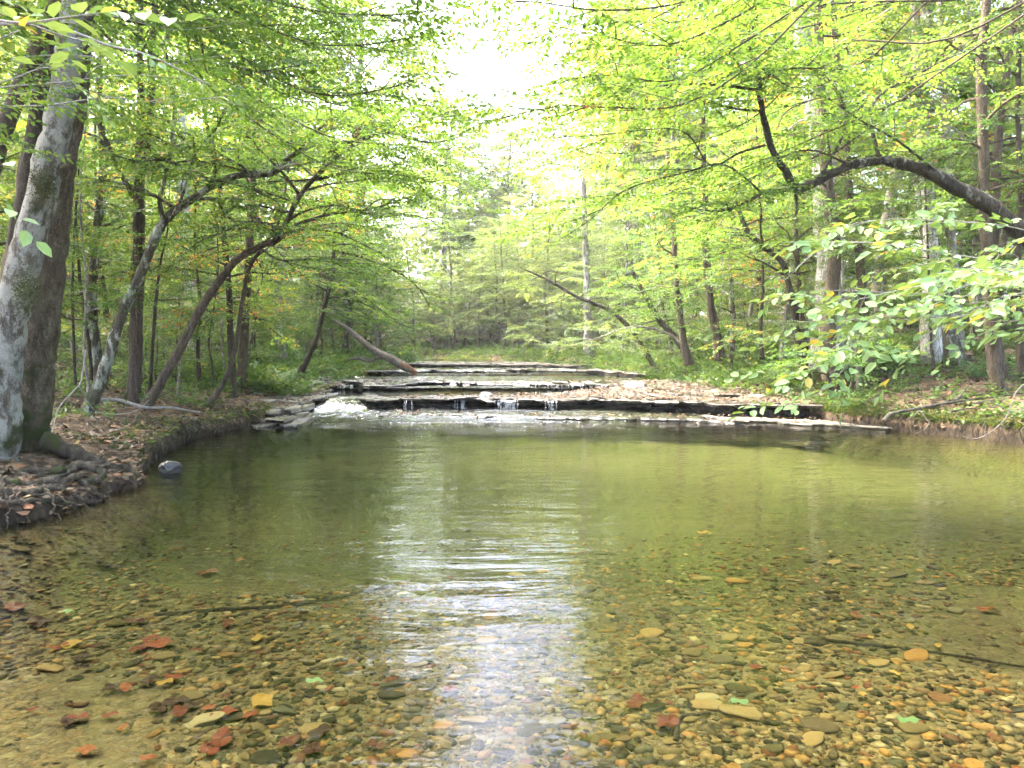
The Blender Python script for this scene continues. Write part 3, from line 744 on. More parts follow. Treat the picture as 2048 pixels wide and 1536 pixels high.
UND = [  # understory trees 6-10 m
    dict(seed=11, Ht=8.5, r0=.075, c0=.22, BL=2.7, nb=30, size=.42, spacing=.14),
    dict(seed=12, Ht=7.0, r0=.060, c0=.16, BL=2.4, nb=27, size=.40, spacing=.14, lean=.12),
    dict(seed=13, Ht=9.5, r0=.090, c0=.30, BL=2.9, nb=30, size=.45, spacing=.15),
    dict(seed=14, Ht=6.0, r0=.045, c0=.20, BL=2.0, nb=24, size=.38, spacing=.13, lean=.15),
    dict(seed=15, Ht=8.0, r0=.070, c0=.12, BL=2.6, nb=32, size=.42, spacing=.15, lean=.08),
]
TALL = [
    dict(seed=21, Ht=21, r0=.26, c0=.34, BL=5.2, nb=30, size=.8, spacing=.40, lean=.03, templ=T_CLUMP, sub=5),
    dict(seed=22, Ht=24, r0=.30, c0=.40, BL=5.6, nb=30, size=.85, spacing=.42, lean=.02, templ=T_CLUMP, sub=5),
    dict(seed=23, Ht=18, r0=.19, c0=.28, BL=4.4, nb=30, size=.75, spacing=.38, lean=.05, templ=T_CLUMP, sub=5),
]
SHR = [
    dict(seed=31, Ht=2.4, r0=.018, c0=.12, BL=1.1, nb=13, size=.32, spacing=.13, lean=.1, sub=3),
    dict(seed=32, Ht=1.7, r0=.014, c0=.08, BL=.95, nb=12, size=.30, spacing=.12, lean=.2, sub=3),
    dict(seed=33, Ht=3.4, r0=.024, c0=.18, BL=1.3, nb=14, size=.34, spacing=.14, lean=.1, sub=3),
]
def meshes(specs, nm):
    out = []
    for k in specs:
        w, l = tree_geo(**k); out.append((w.mesh("trunk", None), l.mesh("crown", None, smooth=False)))
    return out
M_UND, M_TALL, M_SHR = meshes(UND, 'u'), meshes(TALL, 't'), meshes(SHR, 's')
_cache = {}
def matted(me, mat):
    k = (me.name, mat.name)
    if k not in _cache:
        c = me.copy(); c.materials.clear(); c.materials.append(mat); _cache[k] = c
    return _cache[k]
def place_tree(kind, var, x, y, rz, s, barkm, leafm, name, label, cat, group, dz=0):
    src = {'u': M_UND, 't': M_TALL, 's': M_SHR}[kind][var]
    root = empty(name, (x, y, H(x, y) - dz), rz, s)
    tag(root, label, cat, group)
    for nm, me, mt in (("trunk", src[0], barkm), ("crown", src[1], leafm)):
        o = bpy.data.objects.new(nm, matted(me, mt)); COL.objects.link(o); o.parent = root
    return root

# ------------------------------------------------------------------ individual trees read off the photograph
def pp(pts): return [np.array(P(*p)) for p in pts]
def ground_pt(px, py):
    """where the ray of a photo pixel meets the ground"""
    lo, hi = 2.0, 70.0
    prev = lo
    for d in np.arange(lo, hi, .1):
        x, y, z = P(px, py, d)
        if z <= H(x, y): break
    return d

RS = {'arching_tree': .74, 'forked_tree': .68, 'sycamore_tree': .95}
def hero(name, label, stems, barkm, leafm, branches=(), auto=(), seed=0, size=.42, spacing=.15, templ=T_HERO, cat="tree", n=10, group=None):
    """stems: (pixel path with depth, radii); branches: (pixel path, r0, leafy?); auto: (stem, t0, t1, count, length, el)"""
    rg = rng(seed); wood = Geo(); spr = Sprays()
    p0 = np.array(P(*stems[0][0][0])); org = np.array([p0[0], p0[1], p0[2]])
    qs = []
    for pts, rad in stems:
        q, rr = crom([a - org for a in pp(pts)], 7, rad); rr = rr * RS.get(name, .76)
        q = q + rg.normal(0, 1, q.shape) * rr[:, None] * .05
        tube(wood, q, rr, n if rr.max() > .03 else 6, rough=.06 if n > 20 else .16, seed=seed); qs.append((q, rr))
    for pts, r0, lf in branches:
        path = [a - org for a in pp(pts)]
        if lf: leafy_branch(wood, spr, path, r0, rg, spacing, size, 6, .45, .15, thin=.25)
        else:
            q = crom(path, 5); tube(wood, q, np.linspace(r0, r0 * .35, len(q)), 6)
    for st, t0, t1, cnt, L, el in auto:
        q, rr = qs[st]
        a = rg.uniform(0, 6.28)
        for k in range(cnt):
            t = t0 + (t1 - t0) * (k + rg.random() * .8) / cnt; i = min(int(t * (len(q) - 1)), len(q) - 2)
            a += 2.4 + rg.normal(0, .3)
            path = limb(q[i], a, el * rg.uniform(.2, 1.1), L * rg.uniform(.55, 1.15), rg, droop=.35)
            leafy_branch(wood, spr, path, max(min(rr[i] * .5, .03), .007), rg, spacing, size, 4, .5, .2)
    root = empty(name, tuple(org)); tag(root, label, cat, group)
    wood.obj("trunk", barkm, root)
    lg = Geo(); spr.build(lg, templ, rg)
    if lg.n: lg.obj("crown", leafm, root, smooth=False)
    return root, qs, org

# A: the big pair at the left edge
dA = 7.6
rootA, qsA, orgA = hero("leaning_tree", "big pale lichen-white leaning trunk with a mossy burl at the left edge of the pool",
    [([(-25, 960, dA), (-5, 860, dA), (5, 760, dA), (22, 640, dA), (60, 480, dA), (98, 330, dA), (128, 180, dA), (150, 0, dA), (165, -250, dA + .3), (190, -700, dA + .5), (220, -1500, dA + .6)],
      [.36, .28, .225, .205, .195, .18, .165, .15, .135, .11, .05])],
    M['bark_white'], M['leaf'], branches=[([(150, -60, dA), (60, -200, dA - .6), (-100, -380, dA - 1.2)], .05, True), ([(165, -300, dA), (300, -480, dA + .5), (520, -600, dA + 1)], .06, True),
    ([(160, -150, dA), (330, -230, dA + .8), (560, -260, dA + 1.6)], .05, True), ([(170, -330, dA), (40, -560, dA - .6), (-60, -700, dA - 1)], .05, True)],
    auto=[(0, .75, 1, 12, 2.4, .6)], seed=301, n=22, size=.5, spacing=.2)
root, _, _ = hero("forked_tree", "thick grey-brown trunk standing close behind the lichen-white one, stub limb curling up its front",
    [([(48, 950, 8.1), (52, 860, 8.1), (68, 760, 8.1), (84, 640, 8.1), (102, 500, 8.1), (118, 350, 8.1), (150, 200, 8.15), (165, 60, 8.2), (185, -150, 8.3), (210, -500, 8.5), (260, -1200, 8.8)],
      [.40, .33, .30, .27, .24, .215, .17, .14, .12, .10, .04]),
     ([(92, 400, 7.85), (112, 352, 7.62), (140, 318, 7.6), (146, 278, 7.65), (134, 200, 7.7), (148, 90, 7.8), (190, 20, 7.9), (230, -60, 8)], [.085, .075, .055, .05, .055, .05, .035, .03])],
    M['bark_big'], M['leaf'], auto=[(0, .72, 1, 12, 2.6, .6)], seed=302, n=22, size=.5, spacing=.2)
hero("tree", "dark brown trunk half hidden behind the big pale trunk at the left edge",
    [([(10, 880, 9.4), (18, 640, 9.4), (40, 450, 9.4), (75, 240, 9.4), (108, 60, 9.5), (118, -100, 9.6), (130, -900, 9.6)], [.17, .155, .145, .14, .13, .12, .05])],
    M['bark_dark'], M['leaf'], auto=[(0, .7, 1, 12, 2.4, .6)], seed=303, n=14)
def moss(root, org, at, s, seed):
    g = Geo(); rg = rng(seed); c = np.array(P(*at)) - org
    for k in range(1500):
        p = c + rg.normal(0, 1, 3) * np.array([.042, .035, .062]) * s; d = rg.normal(0, 1, 3); d[1] -= .8; d[2] -= .3; d /= np.linalg.norm(d); w = np.cross(d, rg.normal(0, 1, 3)); w /= np.linalg.norm(w)
        l = .035 * rg.uniform(.5, 1.3); g.add([p, p + d * l * .5 + w * .004, p + d * l, p + d * l * .5 - w * .004], [[0, 1, 2, 3]], None, rg.random())
    return g
M['moss'] = leaf_mat("moss_dark_green", [(0, (.018, .03, .008)), (.6, (.05, .065, .015)), (1, (.11, .11, .03))], trans=.2, tcol=1, treevar=0)
moss(rootA, orgA, (55, 580, dA - .22), 1.5, 4).obj("moss_tuft", M['moss'], rootA, smooth=False)
moss(rootA, orgA, (88, 370, dA - .18), 1.3, 5).obj("moss_tuft", M['moss'], rootA, smooth=False)

# B: cedar
dB = 13.4
rB, _, oB = hero("cedar_tree", "straight red-brown cedar trunk with flared base standing on the left bank",
    [([(268, 815, dB), (268, 785, dB), (272, 700, dB), (275, 560, dB), (278, 420, dB), (281, 330, dB), (282, 200, dB), (279, 60, dB), (283, -80, dB), (285, -900, dB)], [.30, .165, .14, .128, .122, .118, .08, .06, .05, .02]),
     ([(283, 340, dB), (300, 220, dB), (304, 100, dB), (310, -40, dB), (318, -700, dB)], [.12, .095, .08, .06, .02]),
     ([(268, 395, dB), (232, 330, dB), (215, 285, dB), (190, 240, dB)], [.06, .05, .04, .02]),
     ([(300, 130, dB), (340, 60, dB), (352, -60, dB)], [.05, .04, .03])],
    M['bark_cedar'], M['leaf_deep'], auto=[(0, .72, 1, 14, 2.0, .4)], seed=304, n=16)
g = Geo()
for a, L in ((2.7, .75), (3.6, .6), (-.4, .6), (-1.4, .55), (-2.2, .7), (.8, .5)):
    tube(g, crom([(0, 0, .45), (math.cos(a) * .16, math.sin(a) * .16, .16), (math.cos(a) * L, math.sin(a) * L, -.08)], 5), np.linspace(.09, .035, 11), 7, rough=.1)
g.obj("root_flare", M['bark_cedar'], rB)

# C, D, E ... leaning trees over the creek
dC = 12.0
hero("leaning_tree", "slender lichen-spotted trunk leaning right over the creek in front of the cedar",
    [([(160, 850, dC), (182, 812, dC), (215, 720, dC), (243, 630, dC), (272, 570, dC), (300, 500, dC), (330, 440, dC + .1), (388, 395, dC + .2), (460, 355, dC + .4), (545, 345, dC + .6), (575, 318, dC + .7), (625, 290, dC + .8), (705, 283, dC + 1), (770, 265, dC + 1.2), (860, 285, dC + 1.4), (935, 270, dC + 1.5)],
      [.17, .135, .115, .105, .10, .092, .085, .08, .075, .066, .058, .05, .042, .034, .024, .012]),
     ([(326, 438, dC), (320, 400, dC), (333, 340, dC), (345, 280, dC), (348, 200, dC), (332, 90, dC), (345, -60, dC)], [.05, .045, .04, .037, .03, .024, .015]),
     ([(425, 375, dC + .3), (432, 320, dC + .3), (428, 260, dC + .2), (480, 170, dC + .2), (520, 60, dC + .2)], [.04, .03, .028, .02, .012])],
    M['bark_lichen'], M['leaf'], seed=305, n=14,
    branches=[([(340, 440, dC), (365, 390, dC - .2), (395, 300, dC - .3), (480, 210, dC - .4)], .03, True),
              ([(500, 350, dC + .5), (480, 330, dC + .3), (400, 290, dC), (300, 250, dC - .3)], .028, True),
              ([(580, 318, dC + .7), (660, 240, dC + .7), (780, 180, dC + .9), (830, 150, dC + .9)], .03, True),
              ([(770, 265, dC + 1.2), (790, 235, dC + 1.2), (860, 235, dC + 1.2), (955, 225, dC + 1.2), (985, 220, dC + 1.2)], .02, True)],
    auto=[(0, .42, .97, 15, 1.9, .35), (1, .3, .95, 9, 1.5, .5), (2, .2, .95, 7, 1.4, .5)])
dD = 13.0
hero("leaning_tree", "brown bent trunk leaning furthest right from the left bank, kinked halfway up",
    [([(275, 830, dD), (300, 800, dD), (345, 725, dD), (385, 650, dD), (415, 595, dD), (455, 540, dD), (480, 515, dD), (520, 492, dD), (555, 478, dD), (578, 435, dD), (600, 390, dD), (650, 335, dD), (705, 292, dD + .1), (770, 262, dD + .3), (835, 262, dD + .5)],
      [.15, .115, .10, .098, .095, .088, .082, .075, .072, .06, .055, .05, .042, .03, .015])],
    M['bark_mid'], M['leaf'], seed=306, n=14,
    branches=[([(590, 450, dD), (660, 428, dD), (740, 418, dD + .2), (830, 390, dD + .5)], .035, True),
              ([(625, 360, dD), (700, 345, dD + .3), (800, 345, dD + .6), (850, 380, dD + .8)], .035, True),
              ([(600, 390, dD), (560, 340, dD - .3), (520, 300, dD - .4), (470, 240, dD - .5)], .03, True),
              ([(520, 495, dD), (560, 520, dD - .4), (640, 520, dD - .5), (720, 545, dD - .3)], .025, True),
              ([(700, 300, dD), (740, 220, dD + .2), (790, 150, dD + .4), (835, 130, dD + .5)], .03, True)],
    auto=[(0, .55, .97, 15, 2.0, .35)])
hero("young_tree", "thin dark stem curving up from the bank between the bent trunk and the stacked ledges",
    [([(405, 815, 14.6), (432, 790, 14.6), (458, 740, 14.6), (475, 670, 14.6), (485, 600, 14.6), (497, 540, 14.6), (520, 500, 14.6), (560, 440, 14.6), (575, 350, 14.7), (590, 250, 14.8)], [.09, .075, .06, .055, .052, .05, .045, .035, .025, .012])],
    M['bark_mid'], M['leaf'], seed=307, auto=[(0, .6, .98, 12, 1.8, .4)])
hero("tree", "straight brown trunk behind the thin dark curving stem on the left bank",
    [([(482, 775, 18.0), (485, 735, 18.0), (490, 640, 18.0), (498, 520, 18.0), (503, 400, 18), (512, 250, 18), (530, 60, 18), (540, -300, 18)], [.24, .16, .145, .135, .12, .10, .08, .03])],
    M['bark_mid'], M['leaf'], seed=308, auto=[(0, .5, .98, 18, 2.6, .5)])
hero("crooked_tree", "dark crooked tree, elbowed at its foot, growing from the left ledges",
    [([(612, 772, 20.0), (601, 748, 20.0), (612, 725, 20.0), (632, 680, 20.0), (642, 640, 20.0), (655, 590, 20), (666, 540, 20), (668, 480, 20), (680, 400, 20), (705, 300, 20.2), (720, 200, 20.4)], [.16, .135, .10, .09, .085, .078, .07, .06, .05, .035, .015])],
    M['bark_dark'], M['leaf'], seed=309, auto=[(0, .45, .98, 18, 2.4, .3)],
    branches=[([(668, 500, 20), (740, 520, 20), (820, 560, 20.5), (860, 610, 21)], .04, True), ([(668, 470, 20), (740, 440, 20), (820, 430, 20.5), (890, 450, 21)], .04, True), ([(660, 560, 20), (720, 590, 19.6), (800, 650, 19.6), (830, 690, 19.8)], .03, True)])
thin = [([(176, 760, 12.5), (168, 700, 12.5), (172, 560, 12.5), (160, 400, 12.6), (178, 180, 12.8)], .035, "pale thin sapling between the big pale trunk and the lichen-spotted one"),
        ([(150, 745, 14), (145, 600, 14), (148, 480, 14), (160, 300, 14)], .035, "dark pole sapling rising right beside the thick grey-brown trunk"),
        ([(182, 735, 14.6), (172, 640, 14.6), (160, 560, 14.6), (150, 400, 14.6)], .045, "dark leaning pole sapling crossing behind the pale thin one"),
        ([(298, 800, 13.9), (305, 700, 13.9), (312, 600, 13.9), (322, 520, 13.9), (335, 460, 13.9), (340, 330, 14)], .045, "thin wavy stem rising just right of the cedar"),
        ([(398, 760, 17), (396, 680, 17), (400, 600, 17), (390, 500, 17), (392, 330, 17)], .065, "mossy pole trunk between the bent trunk and the curving dark stem"),
        ([(212, 610, 17), (205, 560, 17), (196, 500, 17), (192, 380, 17), (190, 180, 17)], .075, "short dark pole showing over the undergrowth left of the lichen-spotted trunk"),
        ([(425, 735, 15.5), (418, 680, 15.5), (430, 600, 15.5), (436, 500, 15.5), (420, 330, 15.5)], .03, "whip-thin sapling under the bent trunk")]
for k, (pts, r, lab) in enumerate(thin):
    hero("sapling", lab, [([(pts[0][0], pts[0][1] + 25, pts[0][2])] + pts, [r * 1.15, r, r * .9, r * .8, r * .6, r * .4, r * .2][:len(pts) + 1])],
         M['bark_dark'] if k else M['bark_grey'], M['leaf'], seed=320 + k, auto=[(0, .5, .98, 9, 1.5, .4)], n=8, size=.38)

# right side
dR = 10.0
hero("arching_tree", "mossy trunk arching in from the right edge, then forking upward in a crooked dark bough",
    [([(2330, 860, dR), (2280, 760, dR), (2160, 600, dR), (2050, 470, dR), (1965, 402, dR), (1900, 368, dR), (1850, 340, dR), (1780, 322, dR), (1715, 328, dR), (1660, 348, dR), (1622, 368, dR), (1592, 376, dR), (1570, 340, dR), (1545, 300, dR), (1528, 240, dR), (1518, 180, dR), (1516, 150, dR), (1500, 95, dR), (1512, 30, dR), (1520, -60, dR), (1500, -200, dR)],
      [.26, .20, .165, .15, .135, .125, .105, .09, .082, .08, .082, .08, .065, .058, .05, .046, .045, .042, .038, .03, .015]),
     ([(1592, 378, dR), (1550, 382, dR), (1528, 385, dR - .1), (1490, 405, dR - .2), (1440, 422, dR - .3), (1375, 415, dR - .4)], [.04, .034, .036, .025, .018, .008]),
     ([(1590, 378, dR), (1594, 420, dR), (1588, 435, dR)], [.03, .02, .01]),
     ([(1505, 112, dR), (1470, 106, dR), (1410, 110, dR - .2), (1340, 88, dR - .3), (1270, 55, dR - .5)], [.03, .026, .022, .016, .008]),
     ([(1512, 180, dR), (1460, 172, dR), (1400, 168, dR - .1), (1345, 170, dR - .2), (1250, 175, dR - .3)], [.03, .026, .022, .016, .008]),
     ([(1508, 80, dR), (1480, 40, dR), (1440, 10, dR), (1420, -30, dR)], [.026, .024, .02, .012])],
    M['bark_bough'], M['leaf'], seed=340, n=16, size=.40, spacing=.15,
    branches=[([(1530, 290, dR), (1480, 305, dR), (1420, 330, dR), (1360, 260, dR - .2), (1200, 270, dR - .4), (1100, 275, dR - .5)], .018, True),
              ([(1530, 390, dR - .1), (1450, 330, dR - .1), (1370, 345, dR - .1), (1250, 380, dR - .2), (1180, 440, dR - .4), (1095, 495, dR - .5)], .016, True),
              ([(1640, 355, dR), (1690, 250, dR + .3), (1660, 160, dR + .5), (1560, 100, dR + .6)], .025, True),
              ([(1760, 322, dR), (1742, 240, dR + .2), (1760, 190, dR + .4), (1850, 140, dR + .6), (1940, 90, dR + .8)], .03, True),
              ([(1900, 365, dR), (1800, 285, dR - .2), (1720, 240, dR - .3), (1650, 195, dR - .3), (1560, 180, dR - .3)], .018, True),
              ([(1700, 330, dR), (1620, 300, dR - .5), (1540, 330, dR - .8), (1440, 420, dR - 1)], .016, True)],
    auto=[(0, .72, .99, 8, 1.5, .3), (3, .4, .97, 5, 1.0, .3), (4, .4, .97, 5, 1.0, .3), (1, .5, .97, 4, .9, .2), (5, .4, .95, 4, 1.0, .3)])
def stem(name, lab, pts, r, bk, seed, lf='leaf', auto=None, n=10, grp=None):
    rr = list(np.linspace(r * 1.15, r * .55, len(pts))); rr[0] = r * 1.5
    return hero(name, lab, [(pts, rr)], M[bk], M[lf], seed=seed, auto=[(0, .55, .99, 12, 2.2, .45)] if auto is None else auto, n=n, size=.42, spacing=.17, group=grp)
stem("tree", "straight grey-brown trunk near the right edge standing behind the fallen branches", [(2000, 790, 13.6), (1992, 755, 13.6), (1984, 680, 13.6), (1978, 560, 13.6), (1970, 440, 13.6), (1966, 300, 13.6), (1962, 120, 13.6), (1975, -40, 13.6), (1985, -500, 13.6)], .15, 'bark_mid', 350)
stem("tree", "dark mossy pole at the far right edge of the picture", [(2046, 760, 14.2), (2040, 640, 14.2), (2034, 540, 14.2), (2042, 400, 14.2), (2036, 200, 14.2), (2045, -200, 14.2)], .085, 'bark_dark', 351)
stem("sapling", "thin dark sapling on the litter slope between the two right-hand trunks", [(1868, 745, 15), (1862, 680, 15), (1860, 600, 15), (1855, 480, 15), (1850, 350, 15)], .035, 'bark_dark', 352)
stem("multi_stemmed_tree", "broad brown clump trunk rising from the right bank behind the pale leafy twigs", [(1662, 760, 16), (1655, 700, 16), (1662, 600, 16), (1668, 480, 16), (1650, 330, 16.2), (1640, 120, 16.4), (1625, -300, 16.4)], .20, 'bark_mid', 353)
stem("tree", "mottled brown trunk directly right of the broad brown clump trunk", [(1738, 740, 16.5), (1730, 640, 16.5), (1718, 500, 16.5), (1700, 400, 16.5), (1690, 250, 16.5), (1672, 100, 16.5), (1650, -300, 16.5)], .13, 'bark_mid', 354)
stem("tree", "crooked dark double-stemmed tree left of the broad brown clump", [(1612, 745, 17.5), (1600, 700, 17.5), (1592, 640, 17.5), (1578, 570, 17.5), (1560, 520, 17.5), (1500, 470, 17.6), (1470, 400, 17.7)], .11, 'bark_dark', 355)
stem("tree", "slim upright stem twinned with the crooked dark tree on the right bank", [(1618, 750, 17.6), (1606, 660, 17.6), (1598, 560, 17.6), (1592, 440, 17.6), (1600, 300, 17.6)], .09, 'bark_mid', 356)
stem("shrub", "low many-stemmed shrub at the edge of the right bank above the litter", [(1664, 792, 14.2), (1660, 762, 14.2), (1650, 735, 14.2), (1632, 700, 14.2)], .045, 'bark_dark', 357, auto=[(0, .4, .98, 7, .8, .6)], n=7)
stem("shrub", "two-stemmed bush leaning right beside the low many-stemmed shrub", [(1703, 785, 14.6), (1706, 745, 14.6), (1716, 690, 14.6), (1730, 640, 14.6)], .035, 'bark_dark', 358, auto=[(0, .4, .98, 7, .8, .6)], n=7)
stem("sycamore_tree", "thick white-barked sycamore trunk rising high behind the crooked bough", [(1655, 735, 17.2), (1658, 560, 17.2), (1652, 420, 17.2), (1640, 290, 17.2), (1622, 170, 17.2), (1600, 40, 17.2), (1590, -200, 17.2)], .29, 'bark_syc', 360)
stem("sycamore_tree", "slim white sycamore trunk far back, right of the thick white one", [(1860, 725, 17.8), (1862, 560, 17.8), (1858, 400, 17.8), (1845, 260, 17.8), (1835, 120, 17.8), (1828, -100, 17.8)], .17, 'bark_syc', 361)
stem("tree", "pale trunk in the woods between the slim white sycamore and the right-hand trunk", [(1912, 720, 18.5), (1908, 560, 18.5), (1900, 430, 18.5), (1890, 200, 18.5), (1880, 0, 18.5)], .16, 'bark_grey', 362)
stem("tree", "wide pale grey trunk deep in the woods at the right", [(1960, 670, 25), (1958, 560, 25), (1956, 430, 25), (1950, 200, 25), (1940, 0, 25)], .27, 'bark_grey', 363)
stem("tree", "reddish-brown straight trunk on the right bank above the leaf-littered ledge", [(1440, 722, 21.5), (1432, 660, 21.5), (1420, 600, 21.5), (1412, 500, 21.5), (1408, 350, 21.5), (1400, 100, 21.5)], .16, 'bark_cedar', 364)
stem("tree", "forked pale trunk just left of the reddish-brown one on the right bank", [(1378, 730, 24), (1368, 690, 24), (1362, 640, 24), (1352, 560, 24), (1345, 430, 24), (1330, 250, 24)], .15, 'bark_mid', 365)
stem("leaning_tree", "dark leaning trunk on the right bank slanting up-left behind the forked pale trunk", [(1385, 722, 26), (1362, 690, 26), (1338, 660, 26), (1318, 640, 26), (1290, 590, 26), (1262, 540, 26)], .16, 'bark_dark', 366)
stem("tree", "thin dark upright stem on the right bank among pale green leaves", [(1524, 720, 19.5), (1522, 650, 19.5), (1526, 560, 19.5), (1520, 420, 19.5), (1512, 250, 19.5)], .055, 'bark_dark', 367)
stem("tree", "far pale trunk standing at the bend on the right bank", [(1180, 712, 37), (1175, 600, 37), (1172, 500, 37), (1165, 350, 37)], .26, 'bark_grey', 368, 'leaf_pale')
hero("leaning_tree", "bare dark arching trunk leaning left low over the upper creek",
    [([(1318, 745, 27), (1304, 725, 27), (1280, 685, 27), (1258, 655, 27), (1225, 625, 27), (1190, 608, 27), (1150, 592, 27), (1105, 565, 27), (1070, 548, 27), (1040, 535, 27)], [.16, .13, .11, .105, .095, .085, .075, .06, .045, .02])],
    M['bark_dark'], M['leaf_pale'], seed=370, branches=[([(1110, 568, 27), (1112, 550, 27), (1120, 530, 27)], .03, False)],
    auto=[(0, .45, .99, 9, 2.0, .3)], templ=T_MID)
hero("drooping_tree", "thin grey-barked tree drooping a long bare branch low over the upper creek",
    [([(1390, 728, 24.5), (1372, 700, 24.5), (1345, 672, 24.5), (1300, 656, 24.5), (1255, 655, 24.5), (1200, 675, 24.5), (1150, 690, 24.5), (1110, 702, 24.5)], [.07, .055, .05, .045, .038, .03, .022, .01])],
    M['bark_grey'], M['leaf_pale'], seed=371, auto=[(0, .5, .99, 9, 1.4, .1)], templ=T_MID)

# ------------------------------------------------------------------ woods on both banks
occ = []
rgw = rng(500)
def free(x, y, r):
    for a, b, c in occ:
        if (a - x) ** 2 + (b - y) ** 2 < max(r, c) ** 2: return False
    return True
BK = ['bark_dark', 'bark_mid', 'bark_grey', 'bark_lichen']
BKN = {'bark_dark': 'dark-barked', 'bark_mid': 'brown-barked', 'bark_grey': 'pale grey-barked', 'bark_lichen': 'lichen-spotted', 'bark_syc': 'white-barked'}
def band(y): return "just behind the bank" if y < 20 else ("amid the woods" if y < 34 else "near the creek bend")
def woods(side, kind, n, y0, y1, off0, off1, rad, names, smin=.85, smax=1.2, palefar=33):
    made = 0; tries = 0
    while made < n and tries < n * 60:
        tries += 1
        y = y0 + (y1 - y0) * rgw.random() ** .8
        off = off0 + (off1 - off0) * rgw.random() ** 1.3 * (.5 + .5 * y / y1)
        x = float(xl(y)) - off if side == 'left' else float(xr(y)) + off
        if abs(x) > y * .72 + 2: continue
        if not free(x, y, rad): continue
        if kind == 't' and abs(x + .045 * y) < .07 * y + 4.0: continue
        if kind == 'u' and y < 28 and abs(x + .045 * y) < .07 * y + 2.0: continue
        if kind == 'u' and y < 16 and off < 2.5: continue
        occ.append((x, y, rad)); made += 1
        var = int(rgw.integers(0, {'u': 5, 't': 3, 's': 3}[kind]))
        bk = BK[int(rgw.integers(0, 4))]
        if kind == 't' and rgw.random() < .3: bk = 'bark_syc'
        lf = 'leaf_pale' if (y > palefar and side == 'right') or rgw.random() < (.55 if kind == 's' else .2) else ('leaf_deep' if side == 'left' and rgw.random() < .1 else 'leaf')
        s = rgw.uniform(smin, smax)
        nm, lb, ct = names
        lab = f"{BKN[bk]} {lb} {band(y)} on the {side}"
        place_tree(kind, var, x, y, rgw.uniform(0, 6.28), s, M[bk], M[lf], nm, lab, ct, f"{BKN[bk]} {ct}s {band(y)} on the {side}")
TU = ("understory_tree", "slim tree with layered leaves", "tree")
TT = ("tall_tree", "tall tree with a high crown", "tall tree")
TS = ("sapling", "knee to head high leafy sapling", "sapling")
woods('left', 't', 9, 16, 60, 2.5, 26, 3.2, TT)
woods('right', 't', 13, 16, 60, 2.5, 26, 3.2, TT)
woods('left', 'u', 90, 12, 60, .8, 26, 1.25, TU)
woods('right', 'u', 100, 14.5, 60, .8, 26, 1.25, TU)
woods('left', 's', 80, 13.2, 50, 1.2, 20, .9, TS)
woods('right', 's', 70, 15.5, 50, .4, 20, .9, TS)
for k, (x, y, v, s) in enumerate([(-8.4, 3.6, 1, 1.0), (10.6, 3.8, 0, 1.05), (-9.5, 9.5, 2, 1.1), (11.5, 9.5, 1, .95)]):  # out-of-view trees, added so their crowns keep light off the pool
    place_tree('t', v, x, y, k * 1.3, s, M['bark_mid'], M['leaf'], "tall_tree", "unseen tall tree added on the bank beside the camera to shade the pool", "tree", "unseen tall trees added to shade the near pool")
# the bend: trees closing the view
for k in range(46):
    y = rgw.uniform(47, 74); x = rgw.uniform(-13, 9)
    if xl(y) - .5 < x < xr(y) + .5: continue
    if not free(x, y, 1.6): continue
    occ.append((x, y, 1.6))
    bk = BK[int(rgw.integers(0, 4))]
    ing = -9.5 < math.degrees(math.atan2(x, y)) < 4
    tall = rgw.random() < (.5 if ing else .35)
    place_tree('t' if tall else 'u', int(rgw.integers(0, 3)), x, y, rgw.uniform(0, 6.28), ((rgw.uniform(.60, .78) if y < 60 else rgw.uniform(.74, .95)) if ing else rgw.uniform(.65, .8)) if tall else rgw.uniform(1.0, 1.45), M[bk], M['leaf_pale'], "tree" if not tall else "tall_tree",
               f"{BKN[bk]} {'tall ' if tall else ''}pale-leaved tree closing the view at the creek bend", "tree", f"{BKN[bk]} {'tall ' if tall else ''}trees closing the view at the creek bend")
k = 0
while k < 34:
    y = rgw.uniform(43, 62); x = rgw.uniform(-14, 10)
    if xl(y) - .4 < x < xr(y) + .4: continue
    place_tree('u', (1, 4, 3)[int(rgw.integers(0, 3))], x, y, rgw.uniform(0, 6.28), rgw.uniform(.7, 1.25), M['bark_grey'], M['leaf_pale'], "understory_tree", "low-branched pale-leaved tree leaning over the far bend of the creek", "tree", "low-branched pale trees at the far bend"); k += 1
k = 0
while k < 60:
    y = rgw.uniform(46, 74); x = rgw.uniform(-15, 9)
    if xl(y) - .3 < x < xr(y) + .3: continue
    bk = BK[int(rgw.integers(0, 4))]
    place_tree('s', int(rgw.integers(0, 3)), x, y, rgw.uniform(0, 6.28), rgw.uniform(1.3, 2.4), M[bk], M['leaf_pale'], "sapling", "pale green bushy sapling filling the understory at the creek bend", "sapling", "bushy saplings at the creek bend"); k += 1
# far woods as one mass
def far_woods():
    rg = rng(900); g = Geo(); sp = Sprays()
    for k in range(9000):
        az = rg.uniform(-.78, .78); dist = rg.uniform(62, 105)
        x, y = math.sin(az) * dist, math.cos(az) * dist
        gap = math.exp(-((az + .045) / .05) ** 2)
        top = 24 * (1 - .42 * gap) * (.75 + .35 * float(vnoise(az * 22, dist * .05, 3)))
        z = rg.random() ** .9 * top
        sp.add((x, y, z + H(x, y)), horiz(rg.uniform(0, 6.28), rg.normal(0, .2)), rg.uniform(1.2, 2.6))
    sp.build(g, T_CLUMP, rg, tilt=.5)
    return g
tag(far_woods().obj("distant_woods", M['leaf_pale'], smooth=False), "far-off leafy woods seen through the trees", "woods", kind="stuff")

